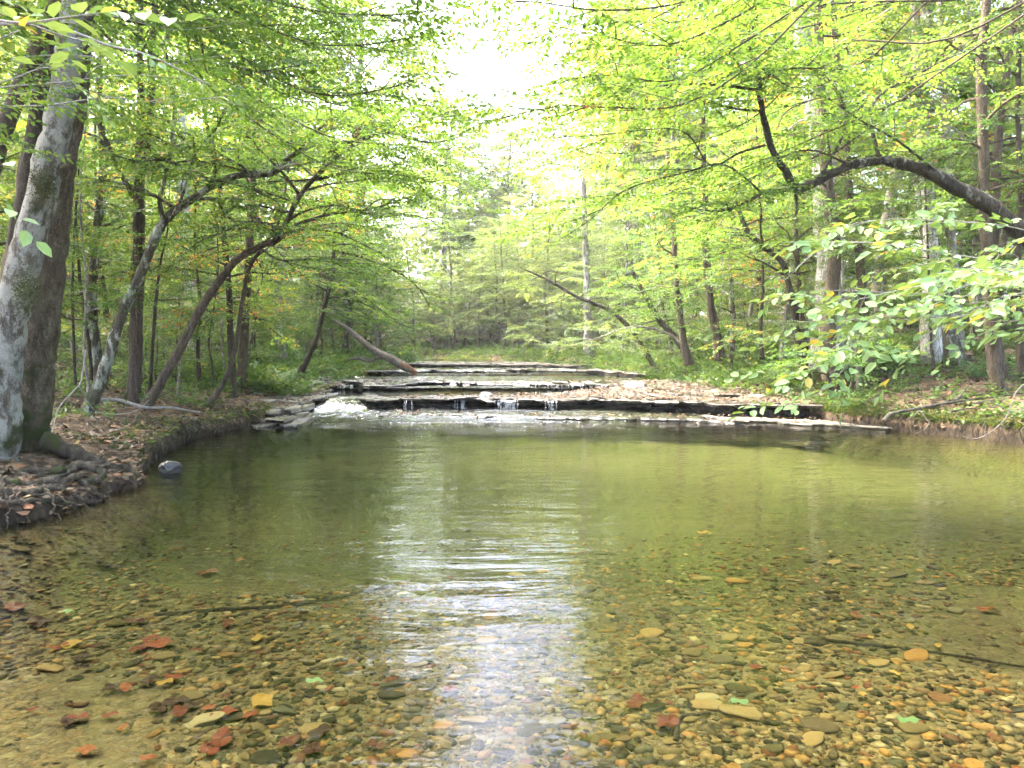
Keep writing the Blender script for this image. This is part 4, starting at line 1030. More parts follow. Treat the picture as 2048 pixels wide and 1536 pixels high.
# ------------------------------------------------------------------ overhanging foliage close to the camera
def twigs(name, label, anchor, paths, barkm, leafm, seed, size, spacing, templ, sub=3, sublen=.2, extra_mesh=None, r0=.012, n=6):
    """a bush or tree rooted outside the frame whose branches reach in"""
    rg = rng(seed); wood = Geo(); spr = Sprays()
    ax, ay = anchor[0], anchor[1]; az = H(ax, ay) - .1; org = np.array([ax, ay, az])
    tp = np.array(anchor[2], float) - org
    q, rr = crom([(0, 0, 0), tp * [.25, .25, .5], tp], 8, [anchor[3], anchor[3] * .85, anchor[3] * .55])
    tube(wood, q, rr, 10, rough=.08)
    for path, r, lf in paths:
        pth = [a - org for a in pp(path)]
        t0_ = tp * rg.uniform(.75, 1.0); d_ = pth[0] - t0_; L_ = float(np.linalg.norm(d_))
        pth = [t0_, t0_ + d_ * .35 + rg.normal(0, .10, 3) * L_, t0_ + d_ * .7 + rg.normal(0, .07, 3) * L_] + pth
        if lf: leafy_branch(wood, spr, pth, r, rg, spacing, size, sub, sublen, lf if lf is not True else .35, twig_n=4, thin=.3)
        else:
            q = crom(pth, 6); tube(wood, q, np.linspace(r, r * .3, len(q)), 5)
    root = empty(name, tuple(org)); tag(root, label, "overhanging tree")
    wood.obj("trunk", barkm, root)
    lg = Geo(); spr.build(lg, templ, rg, tilt=.25)
    lg.obj("crown", leafm, root, smooth=False)
    return root, org
rS = 5.2
twigs("beech_tree", "near beech bough with big pale bluish-green leaves on whitish twigs, reaching in from the right",
    (8.9, 5.4, (8.0, 5.5, 3.0), .09),
    [([(2150, 545, 5.6), (1960, 565, 5.3), (1830, 612, 5.1), (1740, 645, 5.0), (1690, 680, 4.9), (1640, 715, 4.8), (1625, 735, 4.8)], .009, .5),
     ([(2150, 540, 5.8), (1980, 520, 5.6), (1850, 500, 5.4), (1730, 485, 5.3), (1640, 500, 5.2), (1570, 560, 5.2)], .009, .42),
     ([(2150, 470, 5.9), (2000, 450, 5.8), (1880, 440, 5.7), (1760, 440, 5.6), (1680, 460, 5.5)], .007, .5),
     ([(2150, 600, 5.5), (1980, 620, 5.2), (1880, 650, 5.1), (1830, 700, 5.0), (1800, 730, 5.0)], .007, .5),
     ([(2150, 520, 5.5), (1990, 540, 5.3), (1900, 560, 5.2), (1800, 580, 5.1), (1700, 600, 5.0), (1600, 590, 5.0)], .008, .42),
     ([(2150, 630, 5.6), (2040, 640, 5.5), (1980, 660, 5.4), (1930, 690, 5.4)], .006, .5),
     ([(2150, 560, 4.6), (2040, 545, 4.5), (1960, 535, 4.5), (1880, 550, 4.4)], .007, .45),
     ([(2150, 580, 4.9), (2050, 585, 4.8), (1990, 600, 4.8), (1930, 630, 4.8)], .007, .45),
     ([(2120, 740, 6.9), (2040, 775, 6.9), (2012, 835, 6.9), (1975, 868, 6.9), (1945, 878, 6.9), (1925, 872, 6.9)], .008, False),
     ([(2120, 790, 6.9), (2030, 822, 6.9), (1990, 805, 6.9), (1960, 802, 6.9)], .006, False),
     ([(1760, 640, 5.05), (1740, 680, 5.0), (1700, 720, 5.0), (1690, 750, 5.0)], .005, .85)],
    M['twig'], M['leaf_near'], 601, .24, .22, T_BIG, sub=8, sublen=.13)
twigs("leafy_sapling", "very near sapling with large soft bright green leaves at the upper left corner",
    (-4.7, 2.6, (-3.4, 2.6, 2.6), .04),
    [([(-80, 40, 2.2), (-20, 40, 2.2), (60, 50, 2.2), (120, 70, 2.3), (200, 90, 2.6)], .007, .55),
     ([(-80, 110, 1.9), (-30, 90, 1.9), (40, 60, 1.9)], .006, .5),
     ([(-80, 330, 2.4), (-60, 350, 2.4), (-20, 380, 2.4)], .005, .7),
     ([(-120, 30, 4.4), (0, 48, 4.4), (60, 46, 4.4), (140, 62, 4.5), (220, 92, 4.6), (300, 112, 4.7), (420, 170, 4.9)], .016, .6),
     ([(-120, 170, 5.0), (0, 165, 5.0), (100, 135, 5.1), (170, 185, 5.2)], .008, .5)],
    M['twig'], M['leaf_near'], 602, .2, .3, T_BIG, sub=1)
twigs("beech_tree", "leafy spray of small green leaves crossing in front of the big pale trunk",
    (-7.2, 5.2, (-5.6, 5.4, 3.6), .07),
    [([(-150, 200, 5.9), (0, 175, 5.9), (120, 165, 5.9), (260, 150, 6.0), (400, 160, 6.2)], .010, .2),
     ([(-150, 240, 5.6), (0, 215, 5.6), (100, 210, 5.6), (220, 195, 5.7), (330, 205, 5.9), (470, 190, 6.1)], .010, .2),
     ([(-150, 150, 6.4), (0, 120, 6.4), (150, 110, 6.4), (300, 130, 6.5), (450, 110, 6.8)], .010, .2),
     ([(-150, 80, 6.6), (0, 60, 6.6), (200, 30, 6.6), (350, 60, 6.9), (500, 40, 7.2)], .010, .2),
     ([(-150, 40, 6.6), (100, -10, 6.6), (300, -20, 6.8), (600, 10, 7.2)], .010, .2)],
    M['twig'], M['leaf'], 603, .36, .12, T_HERO, sub=6)
# high boughs over the middle of the creek: hop hornbeam with hanging dry seed tassels
def tassel_mesh():
    g = Geo(); rg = rng(77)
    for k in range(16):
        t = k / 15; a = k * 2.4; c = np.array([.006 * math.cos(a), .006 * math.sin(a), -.10 * t]); d = np.array([math.cos(a), math.sin(a), -.9]); d /= np.linalg.norm(d)
        w = np.array([-math.sin(a), math.cos(a), 0]); l = .022 * (1.1 - .5 * t)
        g.add([c, c + d * l * .5 + w * .007, c + d * l, c + d * l * .5 - w * .007], [[0, 1, 2, 3]], None, rg.random())
    return g.mesh("seed_cluster", M['seed'], False)
TAS = tassel_mesh()
def hang_tassels(root, org, pts, seed):
    rg = rng(seed)
    for (px, py, d) in pts:
        o = bpy.data.objects.new("seed_cluster", TAS); COL.objects.link(o); o.parent = root
        p = np.array(P(px, py, d)) - org; o.location = p; o.rotation_euler = (rg.normal(0, .15), rg.normal(0, .15), rg.uniform(0, 6)); s = rg.uniform(.8, 1.4); o.scale = (s, s, s)
rg_ = rng(78)
rt, og = twigs("hornbeam_tree", "tall left-bank tree whose high twigs with brown hanging seed tassels reach over the creek",
    (-6.6, 8.9, (-4.6, 8.6, 6.4), .12),
    [([(250, -120, 8.0), (450, -30, 7.6), (620, 20, 7.4), (780, 30, 7.2), (900, 15, 7.0)], .018, .25),
     ([(250, -120, 8.4), (450, 10, 8.2), (600, 80, 8.0), (720, 90, 7.8), (850, 70, 7.6)], .018, .25),
     ([(250, -100, 8.6), (420, 60, 8.4), (540, 150, 8.2), (650, 190, 8.0), (760, 180, 7.8), (830, 160, 7.7)], .018, .25),
     ([(250, -60, 8.0), (400, 90, 7.8), (500, 140, 7.6), (600, 130, 7.5)], .012, .25),
     ([(300, -250, 7.6), (500, -160, 7.2), (650, -100, 6.8), (740, -90, 6.4)], .018, .3),
     ([(420, 60, 9.5), (600, 120, 9.6), (740, 110, 9.8), (850, 130, 10.0)], .016, .2),
     ([(420, 100, 9.8), (600, 200, 10), (760, 200, 10.2), (880, 215, 10.4)], .016, .2),
     ([(420, 40, 9.0), (600, 50, 9), (760, 40, 9.2), (890, 60, 9.4)], .016, .2),
     ([(450, 160, 10.4), (650, 270, 10.8), (800, 290, 11.2), (900, 300, 11.6)], .016, .2),
     ([(450, 200, 10.8), (650, 330, 11.2), (800, 350, 11.6), (880, 370, 12)], .016, .2)],
    M['twig_dark'], M['leaf_deep'], 604, .40, .11, T_HERO, sub=9)
hang_tassels(rt, og, [(rg_.uniform(500, 860), rg_.uniform(40, 260), rg_.uniform(7.2, 8.2)) for _ in range(38)], 1)
rt, og = twigs("hornbeam_tree", "tall right-bank tree hanging small leaves and rusty seed tassels into the sky gap",
    (9.2, 8.4, (6.2, 8.2, 6.6), .12),
    [([(1700, -120, 7.4), (1500, -40, 7.2), (1340, 10, 7.0), (1200, 20, 6.8), (1080, 5, 6.6), (1000, 0, 6.5)], .016, .5),
     ([(1700, -100, 7.8), (1480, 30, 7.6), (1330, 90, 7.4), (1200, 70, 7.2), (1120, 55, 7.0)], .016, .5),
     ([(1700, -60, 8.2), (1480, 90, 8.0), (1350, 160, 7.8), (1220, 150, 7.6), (1130, 160, 7.4)], .016, .5),
     ([(1700, -60, 8.4), (1500, 130, 8.2), (1360, 210, 8.0), (1220, 215, 7.8), (1120, 212, 7.6), (985, 240, 7.4)], .016, .55),
     ([(1700, -250, 7.0), (1500, -180, 6.8), (1300, -120, 6.4), (1220, -100, 6.0)], .018, .3),
     ([(1500, 20, 9.4), (1300, 50, 9.6), (1180, 40, 9.8), (1080, 60, 10)], .014, .35),
     ([(1500, 80, 9.8), (1300, 130, 10), (1180, 120, 10.2), (1070, 140, 10.4)], .014, .35),
     ([(1500, 160, 10), (1330, 220, 10.3), (1180, 210, 10.6), (1060, 250, 11)], .014, .35),
     ([(1500, 240, 10.4), (1330, 300, 10.8), (1180, 310, 11.2), (1050, 340, 11.6)], .014, .35),
     ([(1500, 330, 10.8), (1330, 390, 11.4), (1180, 410, 12), (1060, 440, 12.6)], .014, .35)],
    M['twig_dark'], M['leaf'], 605, .40, .11, T_HERO, sub=9)
hang_tassels(rt, og, [(rg_.uniform(860, 1320), rg_.uniform(60, 300), rg_.uniform(6.6, 8.0)) for _ in range(52)], 2)

# ------------------------------------------------------------------ fallen trunk, rocks, roots
def fallen_trunk():
    org = np.array(P(800, 735, 27)); root = empty("fallen_trunk", tuple(org))
    tag(root, "broken fallen trunk with split red heartwood resting its butt in the creek", "fallen trunk")
    g = Geo(); w = lambda l: [a - org for a in pp(l)]
    q, r = crom(w([(822, 741, 26.6), (800, 728, 26.8), (778, 716, 27), (755, 705, 27.2), (730, 687, 27.5), (705, 665, 27.9), (680, 648, 28.2), (664, 640, 28.4)]), 5, [.12, .17, .16, .135, .11, .09, .07, .03])
    tube(g, q, r, 12, rough=.14, seed=5)
    q, r = crom(w([(760, 712, 27.1), (740, 722, 27.3), (715, 716, 27.6), (693, 721, 27.8)]), 5, [.07, .075, .06, .035]); tube(g, q, r, 8, rough=.1)
    g.obj("trunk", M['bark_log'], root)
    h = Geo(); rg = rng(3)
    for k in range(14):
        a = rg.uniform(0, 6.28); o = np.array([0, math.cos(a) * .09, math.sin(a) * .09])
        p = w([(805, 730, 26.7), (826, 742, 26.6), (rg.uniform(828, 838), rg.uniform(744, 752), 26.6)])
        q, r = crom([x + o * (1, .9, .6)[i] for i, x in enumerate(p)], 3, [.04, .034, .008]); tube(h, q, r, 5)
    h.obj("split_heartwood", M['heart'], root)
fallen_trunk()

def rock_geo(g, c, s, seed, sub=3, r=.5, ang=.35):
    import bmesh
    bm = bmesh.new(); bmesh.ops.create_icosphere(bm, subdivisions=sub, radius=1.0)
    bm.verts.ensure_lookup_table(); v = np.array([x.co[:] for x in bm.verts]); f = [[x.index for x in fc.verts] for fc in bm.faces]; bm.free()
    rg = rng(seed)
    for k in range(9):   # planar cuts give an angular stone
        n = rg.normal(0, 1, 3); n /= np.linalg.norm(n); h = rg.uniform(.55, .85)
        dd = v @ n - h; m = dd > 0; v[m] -= np.outer(dd[m], n)
    v = v * (1 + .1 * fbm(v[:, 0] * 2 + v[:, 2], v[:, 1] * 2 - v[:, 2], seed)[:, None])
    g.add(v * np.array(s) + np.array(c), None, f, r)
g = Geo(); rock_geo(g, (0, 0, 0), (.15, .12, .12), 12, 4)
o = g.obj("rock", M['rock_grey'], smooth=False); o.location = (P(342, 948, 8.95)[0], 8.95, .03); tag(o, "small pointed grey rock poking out of the pool near the left bank", "rock")
g = Geo(); rock_geo(g, (0, 0, 0), (.34, .25, .14), 15, 3)
o = g.obj("rock", M['rock_pale'], smooth=False); o.location = P(1272, 772, 20.5); tag(o, "pale rounded rock sitting on the upstream ledge", "rock")
for k, (px, py, d, s, lab) in enumerate([(60, 1000, 7.3, .13, "dark wet rock wedged under the roots at the lower left"), (130, 1010, 7.15, .10, "small dark rock at the waterline below the tree roots"), (30, 1020, 6.9, .12, "dark wet rock at the left edge under the roots"),
                              (1290, 838, 15.6, .16, "flat stone breaking the surface in front of the ledge"), (1168, 835, 15.9, .12, "small flat stone awash before the ledge")]):
    g = Geo(); rock_geo(g, (0, 0, 0), (s * 1.4, s, s * (.3 if k > 2 else .6)), 30 + k, 3)
    o = g.obj("rock", M['rock_wet'] if k < 3 else M['rock_dry'], smooth=False); x, y, z = P(px, py, d); o.location = (x, y, max(z, .0)); tag(o, lab, "rock")

rgs = rng(66)
for k in range(34):
    g = Geo(); L = rgs.uniform(.18, .6); rock_geo(g, (0, 0, 0), (L, L * rgs.uniform(.4, .8), rgs.uniform(.025, .06)), 300 + k, 2, r=float(rgs.uniform(0, .7)))
    o = g.obj("flat_stone", M['rock_dry'] if k % 3 else M['rock_wet'], smooth=False)
    if k < 16: x = rgs.uniform(-3, 6); y = float(f1(x)) + rgs.uniform(.15, 1.5 + max(x, 0) * .5); z = float(zt1(np.array(x), np.array(y))) + .03; w = "on the long dark-faced ledge"
    elif k < 28: x = rgs.uniform(-5.5, 5); y = float(f2(x)) + rgs.uniform(.1, 2.2); z = .46; w = "on the second ledge"
    else: x = rgs.uniform(-5, 3.5); y = float(f3(x)) + rgs.uniform(.1, 2); z = .57; w = "on the third ledge"
    o.location = (x, y, z); o.rotation_euler = (rgs.normal(0, .08), rgs.normal(0, .08), rgs.uniform(0, 6.28))
    tag(o, "broken flat stone of dark slate lying loose " + w, "stone", "loose flat stones lying " + w)

def roots():
    rg = rng(44); root = empty("tree_roots", (-4.9, 7.6, 0.2)); tag(root, "tangle of weathered roots spreading from the big pale trunk into the water", "tree roots")
    org = np.array([-4.9, 7.6, .2])
    def add(pts, r, n=9, nm="root"):
        g = Geo(); q, rr = crom([np.array(p) - org for p in pts], 6, r); q[1:-1] += rg.normal(0, .012, q[1:-1].shape); tube(g, q, rr * .72, n, rough=.22, seed=int(rg.integers(1e6))); g.obj(nm, M['root'], root)
    def PX(l):
        out = []
        for a in l:
            x, y, z = P(*a); out.append((x, y, max(z, H(x, y) + .02)))
        return out
    add(PX([(85, 880, 8.0), (140, 905, 8.1), (185, 925, 8.15), (225, 950, 8.15), (262, 968, 8.15), (285, 972, 8.2)]), [.16, .12, .11, .085, .045, .015])
    add(PX([(215, 945, 8.15), (232, 965, 8.05), (245, 975, 8.0)]), [.06, .05, .02])
    add(PX([(40, 960, 7.3), (110, 950, 7.5), (160, 930, 7.6), (195, 938, 7.6), (200, 955, 7.5), (165, 968, 7.4), (170, 980, 7.35), (205, 998, 7.35)]), [.05, .07, .075, .07, .055, .045, .04, .02])
    add(PX([(-40, 952, 7.2), (20, 955, 7.2), (90, 955, 7.3), (150, 940, 7.5)]), [.035, .028, .025, .03])
    add(PX([(-30, 975, 6.9), (30, 990, 6.95), (80, 985, 7.1), (130, 965, 7.2), (160, 948, 7.4)]), [.05, .055, .06, .055, .04])
    add(PX([(-30, 1010, 6.6), (0, 1022, 6.6), (50, 1012, 6.7), (90, 990, 6.95), (110, 975, 7.1)]), [.06, .07, .065, .05, .04])
    add(PX([(90, 995, 6.95), (130, 1000, 7.0), (180, 1003, 7.05), (205, 1000, 7.1)]), [.03, .028, .022, .01])
    add(PX([(-20, 1040, 6.35), (40, 1030, 6.45), (100, 1008, 6.7), (120, 1000, 6.8)]), [.035, .04, .035, .02])
    add(PX([(-30, 940, 7.4), (-5, 990, 6.9), (5, 1030, 6.5)]), [.07, .06, .04])
    for k in range(26):   # thin rootlets along the bank edge
        x0, y0 = -4.55 + rg.normal() * .35, rg.uniform(6.4, 8.2)
        a = rg.uniform(-1.2, .9); L = rg.uniform(.3, .8)
        pts = [(x0 + math.cos(a) * L * t - .3, y0 + math.sin(a) * L * t, .24 - .22 * t ** 1.5 + rg.normal() * .02) for t in (0, .35, .7, 1)]
        add(pts, [.018, .015, .011, .005], 5)
roots()
def rootlets(label, items, mat, nm="dead_branch", cat="dead branch", group=None):
    for lab, pts, r in items:
        g = Geo(); p = pp(pts); org = p[0]; q = crom([a - org for a in p], 5); tube(g, q, np.linspace(r, r * .4, len(q)), 6, rough=.1)
        o = g.obj(nm, mat); o.location = org; tag(o, lab, cat, group)
rootlets("", [
    ("pale bare twig arching down to the water in front of the left bank", [(172, 700, 9.5), (165, 745, 9.5), (158, 770, 9.4), (120, 812, 9.2), (108, 850, 9.0), (98, 900, 8.8), (98, 935, 8.6)], .012),
    ("pale bare twig sagging from the fork toward the bent trunk's foot", [(158, 772, 9.6), (172, 795, 9.8), (190, 820, 10), (232, 829, 10.4), (275, 820, 10.8), (298, 800, 11.2)], .010),
    ("fallen grey pole lying on the bank at the cedar's foot", [(190, 802, 12.3), (235, 800, 12.6), (290, 815, 12.6), (340, 815, 12.8), (400, 825, 13.2)], .04),
    ("curled exposed root above the water below the mossy bank", [(190, 872, 10.2), (205, 882, 10.1), (208, 895, 10.0), (195, 907, 9.9), (175, 912, 9.8)], .016),
    ("bare twigs trailing over the water below the stacked slabs", [(355, 835, 12.6), (395, 840, 12.6), (405, 860, 12.6), (400, 885, 12.4)], .012),
    ("pale root sprawling along the waterline of the mossy bank", [(240, 890, 10.9), (275, 882, 11), (320, 880, 11.1), (345, 892, 11.1)], .014),
    ("forked pale root beside the sprawling one at the waterline", [(250, 882, 11.3), (290, 878, 11.2), (310, 885, 11.1), (330, 893, 11.0)], .012)], M['twig'])
rootlets("", [
    ("long pale fallen branch lying down the right bank to the water", [(1768, 842, 12.8), (1782, 828, 12.9), (1830, 818, 13.0), (1880, 808, 13.1), (1935, 800, 13.2), (2060, 785, 13.4)], .036),
    ("upper fallen branch lying behind the long pale one", [(1860, 815, 13.3), (1920, 795, 13.5), (1990, 785, 13.6), (2070, 770, 13.7)], .03),
    ("short broken branch poking up from the pile on the right bank", [(1912, 800, 13.2), (1925, 786, 13.3), (1935, 770, 13.4)], .03),
    ("thin dead stick hanging from the right bank toward the water", [(1842, 822, 12.7), (1852, 838, 12.6), (1858, 845, 12.5), (1850, 858, 12.4), (1830, 868, 12.3)], .014),
    ("thin dead stick sloping left off the long branch", [(1838, 822, 12.8), (1825, 834, 12.7), (1812, 840, 12.6)], .012),
    ("grey stick lying under the right-hand trunk", [(1950, 806, 13.0), (2000, 800, 13.1), (2060, 800, 13.1)], .02),
    ("brown stick lying across the litter below the right-hand trunk", [(1900, 822, 12.7), (1960, 815, 12.8), (2050, 812, 12.8)], .016)], M['bark_log'])
def bank_roots():
    g = Geo(); rg = rng(46)
    for k in range(120):
        left = rg.random() < .62
        y = rg.uniform(9.3, 14.8) if left else rg.uniform(11.2, 14.2); s = 1 if left else -1
        x = float(xl(y)) if left else float(xr(y)); z = H(x - s * .12, y)
        L = rg.uniform(.15, .6); a = rg.normal(0, .9); r = rg.uniform(.004, .016)
        p = [(x - s * (.25 - t * (.25 + .22 * math.sin(t * 3))) , y + math.sin(a) * L * t, z + .02 + .05 * math.sin(t * 3.1) * rg.random() - (z - .01) * t ** 2.2) for t in (0, .35, .7, 1)]
        tube(g, crom(p, 4), np.linspace(r, r * .4, 13), 5, rough=.1)
    return g
tag(bank_roots().obj("bank_roots", M['root']), "tangled thin roots hanging from the cut bank edges", "roots", kind="stuff")
# sunken sticks
g = Geo()
for nm, lab, pts, r in (("stick", "dark sunken stick lying across the sandy creek bed", [(-2.45, 5.05, -.22), (-2.0, 5.2, -.22), (-1.5, 5.3, -.23), (-.95, 5.75, -.23)], .016),
                   ("stick", "short forked sunken stick right of the bright reflection", [(.72, 3.22, -.15), (.80, 3.45, -.15), (.95, 3.5, -.14)], .014),
                   ("stick", "long thin sunken stick on the gravel at the right", [(1.9, 4.5, -.2), (2.5, 4.3, -.2), (3.1, 3.9, -.2)], .010)):
    g = Geo(); q = crom([(a, b, H(a, b) + .015) for a, b, c in pts], 6); tube(g, q, np.linspace(r, r * .5, len(q)), 6); o = g.obj(nm, M['bark_dark']); tag(o, lab, "stick")

# ------------------------------------------------------------------ ground cover, litter, pebbles
def on_bank(n, seed, y0=5, y1=32, w=12, side=None, near=.02, pw=1.5):
    rg = rng(seed); y = y0 + (y1 - y0) * rg.random(n) ** 1.3; s = rg.random(n) < .5 if side is None else np.full(n, side == 'left')
    off = near + w * rg.random(n) ** pw
    x = np.where(s, xl(y) - off, xr(y) + off)
    m = np.abs(x) < y * .8 + 1.5
    return x[m], y[m], off[m], rg
def leaves_on(g, x, y, z, rg, l0=.05, l1=.12, curl=.25, lift=.015):
    n = len(x); a = rg.uniform(0, 6.28, n); l = rg.uniform(l0, l1, n)
    tx, ty = rg.normal(0, curl, n), rg.normal(0, curl, n)
    d = np.stack([np.cos(a), np.sin(a), tx], -1); w = np.stack([-np.sin(a), np.cos(a), ty], -1)
    c = np.stack([x, y, z + lift + .015 * rg.random(n)], -1); wd = l * rg.uniform(.5, .85, n)
    up = np.array([0, 0, 1.0])
    def pt(u, v, h): return c + d * (l * u)[:, None] + w * (wd * v)[:, None] + up * (l * h)[:, None]
    ch = rg.uniform(.0, .25, n)
    V = np.stack([pt(-.5, 0, ch), pt(-.15, .5, ch * 0.2), pt(.2, .36, ch * .1), pt(.55, 0, ch), pt(.2, -.36, ch * .1), pt(-.15, -.5, ch * .2)], 1)
    b = np.arange(n)[:, None] * 6
    f = np.concatenate([b + [0, 1, 2, 3], b + [0, 3, 4, 5]]); r = np.repeat(rg.random(n), 6)
    g.add(V.reshape(-1, 3), f, None, r)
g = Geo(); x, y, off, rg = on_bank(26000, 700, 5, 30, 9); leaves_on(g, x, y, hgt(x, y), rg)
# litter on the ledges
rg = rng(701)
n = 8200; x = rg.uniform(-2.8, 7, n); yy = f1(x) + .1 + rg.random(n) ** 1.4 * np.interp(x, [-3, 1, 3, 7], [1.2, 1.8, 4.6, 6]); dens = np.interp(x, [-3, 0, 2.2, 7], [.10, .16, .8, 1]); m = (rg.random(n) < dens) & (vnoise(x * 1.2, yy * 2.2, 4) > .26)
x, yy = x[m], yy[m]; leaves_on(g, x, yy, np.maximum(zt1(x, yy), hgt(x, yy)) + .02, rg, .05, .11, .2, .02)
n = 800; x = rg.uniform(-5, 6, n); yy = f2(x) + rg.random(n) * 2.2; leaves_on(g, x, yy, .44 + 0 * x, rg, .05, .10, .2, .01)
n = 240; x = rg.uniform(-2.8, 6.2, n); yy = fs(x) + rg.random(n) * .9; leaves_on(g, x, yy, .06 + 0 * x, rg, .05, .10, .2, .01)
for (y0, y1, b, L) in ((14.2, 16.6, .05, 4), (17.0, 20.5, .26, 4)):
    n = 1500; yy = rg.uniform(y0, y1 + 1, n); x = rg.uniform(-7.4, -4.7, n); leaves_on(g, x, yy, b + .055 * np.floor((yy - y0) / (y1 - y0) * L).clip(0, L - 1) + .03, rg, .05, .10, .2, .01)
tag(g.obj("leaf_litter", M['litter'], smooth=False), "brown and rusty fallen leaves over banks and ledges", "leaf litter", kind="stuff")

def tufts(n, seed, templ, y0, y1, w, size, mat, name, label, side=None, near=.05, elev=1.0, dens=None, pw=1.5):
    x, y, off, rg = on_bank(n, seed, y0, y1, w, side, near, pw)
    if dens is not None: m = rg.random(len(x)) < dens(x, y, off); x, y = x[m], y[m]
    z = hgt(x, y); sp = Sprays()
    for i in range(len(x)):
        for k in range(3):
            sp.add((x[i], y[i], z[i] + rg.uniform(.0, .10)), horiz(rg.uniform(0, 6.28), rg.uniform(.1, elev)), size * rg.uniform(.5, 1.3))
    g = Geo(); sp.build(g, templ, rg, tilt=.35); return tag(g.obj(name, mat, smooth=False), label, name.replace('_', ' '), kind="stuff")
T_HERB = [make_template(8, .26, .5, _rt) for _ in range(6)]
tufts(15000, 710, T_HERB, 10.5, 52, 20, .32, M['herb'], "ground_cover", "low green herbs and seedlings under the trees", dens=lambda x, y, o: np.where(x > 0, np.where(y < 17, .32 + .5 * sstep(1.0, 5, o), .85), np.where(y < 19, np.where(y > 12.3, .85, .2) * sstep(.5, 1.8, o), .8)) * (.35 + .9 * (vnoise(x * .7, y * .7, 6) > .42)))
tufts(3600, 711, T_FAR, 18, 64, 4.5, .62, M['herb'], "bank_undergrowth", "thick green undergrowth along the upstream banks", near=-.35, elev=.9)
def fringe():
    g = Geo(); rg = rng(712); n = 9000
    y = rg.uniform(9.8, 16, n); side = rg.random(n) < .10
    x = np.where(side, xl(y) - .06 - rg.random(n) ** 2 * .5, xr(y) + .08 + rg.random(n) ** 2 * .6); z = hgt(x, y)
    a = rg.uniform(0, 6.28, n); l = rg.uniform(.05, .16, n)
    out = np.where(side, 1, -1)
    d = np.stack([np.cos(a) * .5 + out * .5, np.sin(a) * .6, rg.uniform(-.6, .9, n)], -1); d /= np.linalg.norm(d, axis=1)[:, None]
    w = np.cross(d, rg.normal(0, 1, (n, 3))); w /= np.linalg.norm(w, axis=1)[:, None]
    c = np.stack([x, y, z], -1)
    V = np.stack([c - w * .005, c + w * .005, c + d * (l * .6)[:, None] + w * .006, c + d * l[:, None] + np.stack([0 * l, 0 * l, -l * .3], -1)], 1)
    b = np.arange(n)[:, None] * 4; g.add(V.reshape(-1, 3), b + [0, 1, 2, 3], None, np.repeat(rg.random(n), 4)); return g
tag(fringe().obj("grass", M['grass'], smooth=False), "grass and moss fringe hanging over the bank edges", "grass", kind="stuff")
def moss_bank():
    g = Geo(); rg = rng(714); n = 9000
    y = rg.uniform(9.0, 14.5, n); x = xl(y) - .02 - rg.random(n) ** 1.5 * 1.0
    m = vnoise(x * 1.6, y * 1.6, 40) > .52; x, y = x[m], y[m]; n = len(x); z = hgt(x, y)
    d = rg.normal(0, 1, (n, 3)); d[:, 2] = abs(d[:, 2]); d[:, 0] += .5; d /= np.linalg.norm(d, axis=1)[:, None]; w = np.cross(d, rg.normal(0, 1, (n, 3))); w /= np.linalg.norm(w, axis=1)[:, None]
    c = np.stack([x, y, z], -1); l = rg.uniform(.02, .05, n)[:, None]
    V = np.stack([c - w * .008, c + w * .008, c + d * l + w * .004, c + d * l - w * .004], 1); b = np.arange(n)[:, None] * 4
    g.add(V.reshape(-1, 3), b + [0, 1, 2, 3], None, np.repeat(rg.random(n), 4)); return g
M['moss_green'] = leaf_mat("moss_yellow_green", [(0, (.02, .03, .007)), (.6, (.05, .065, .014)), (1, (.11, .12, .03))], trans=.2, tcol=1, treevar=0)
tag(moss_bank().obj("moss", M['moss_green'], smooth=False), "yellow-green moss over the left bank edge", "moss", kind="stuff")

# pebbles
def pebble_tpl(seed):
    g = Geo(); rock_geo(g, (0, 0, 0), (1, 1, 1), seed, 2 if seed >= 100 else 1); return np.concatenate(g.v), np.concatenate(g.f3)
PT = [pebble_tpl(s) for s in range(6)]
def pebbles():
    rg = rng(720); g = Geo(); n = 52000
    y = 2.3 + 6.2 * rg.random(n) ** 1.5; x = rg.uniform(-1, 1, n) * (y * .78 + .3)
    band_ = vnoise(x * .55 + .35 * y, y * .75 - .1 * x, 61)
    m = (x > xl(y) + .1) & (x < xr(y) - .1) & (rg.random(n) < (.05 + .95 * sstep(.40, .54, band_)) * sstep(8.5, 5.5, y))
    x, y = x[m], y[m]; z = hgt(x, y); s = .007 + .040 * rg.random(len(x)) ** 3.2
    for k, (v, f) in enumerate(PT):
        ix = np.nonzero(np.arange(len(x)) % len(PT) == k)[0]; nn = len(ix)
        a = rg.uniform(0, 6.28, nn); ca, sa = np.cos(a), np.sin(a); sc = s[ix][:, None] * np.stack([rg.uniform(.9, 1.5, nn), rg.uniform(.6, 1.0, nn), rg.uniform(.15, .38, nn)], -1)
        w = v[None] * sc[:, None, :]
        w = np.stack([w[..., 0] * ca[:, None] - w[..., 1] * sa[:, None], w[..., 0] * sa[:, None] + w[..., 1] * ca[:, None], w[..., 2]], -1) + np.stack([x[ix], y[ix], z[ix] + .3 * sc[:, 2]], -1)[:, None, :]
        g.add(w.reshape(-1, 3), None, (f[None] + (np.arange(nn) * len(v))[:, None, None]).reshape(-1, 3), np.repeat(rg.random(nn), len(v)))
    return g
tag(pebbles().obj("gravel", M['stone']), "small tan and ochre pebbles on the creek bed", "gravel", kind="stuff")
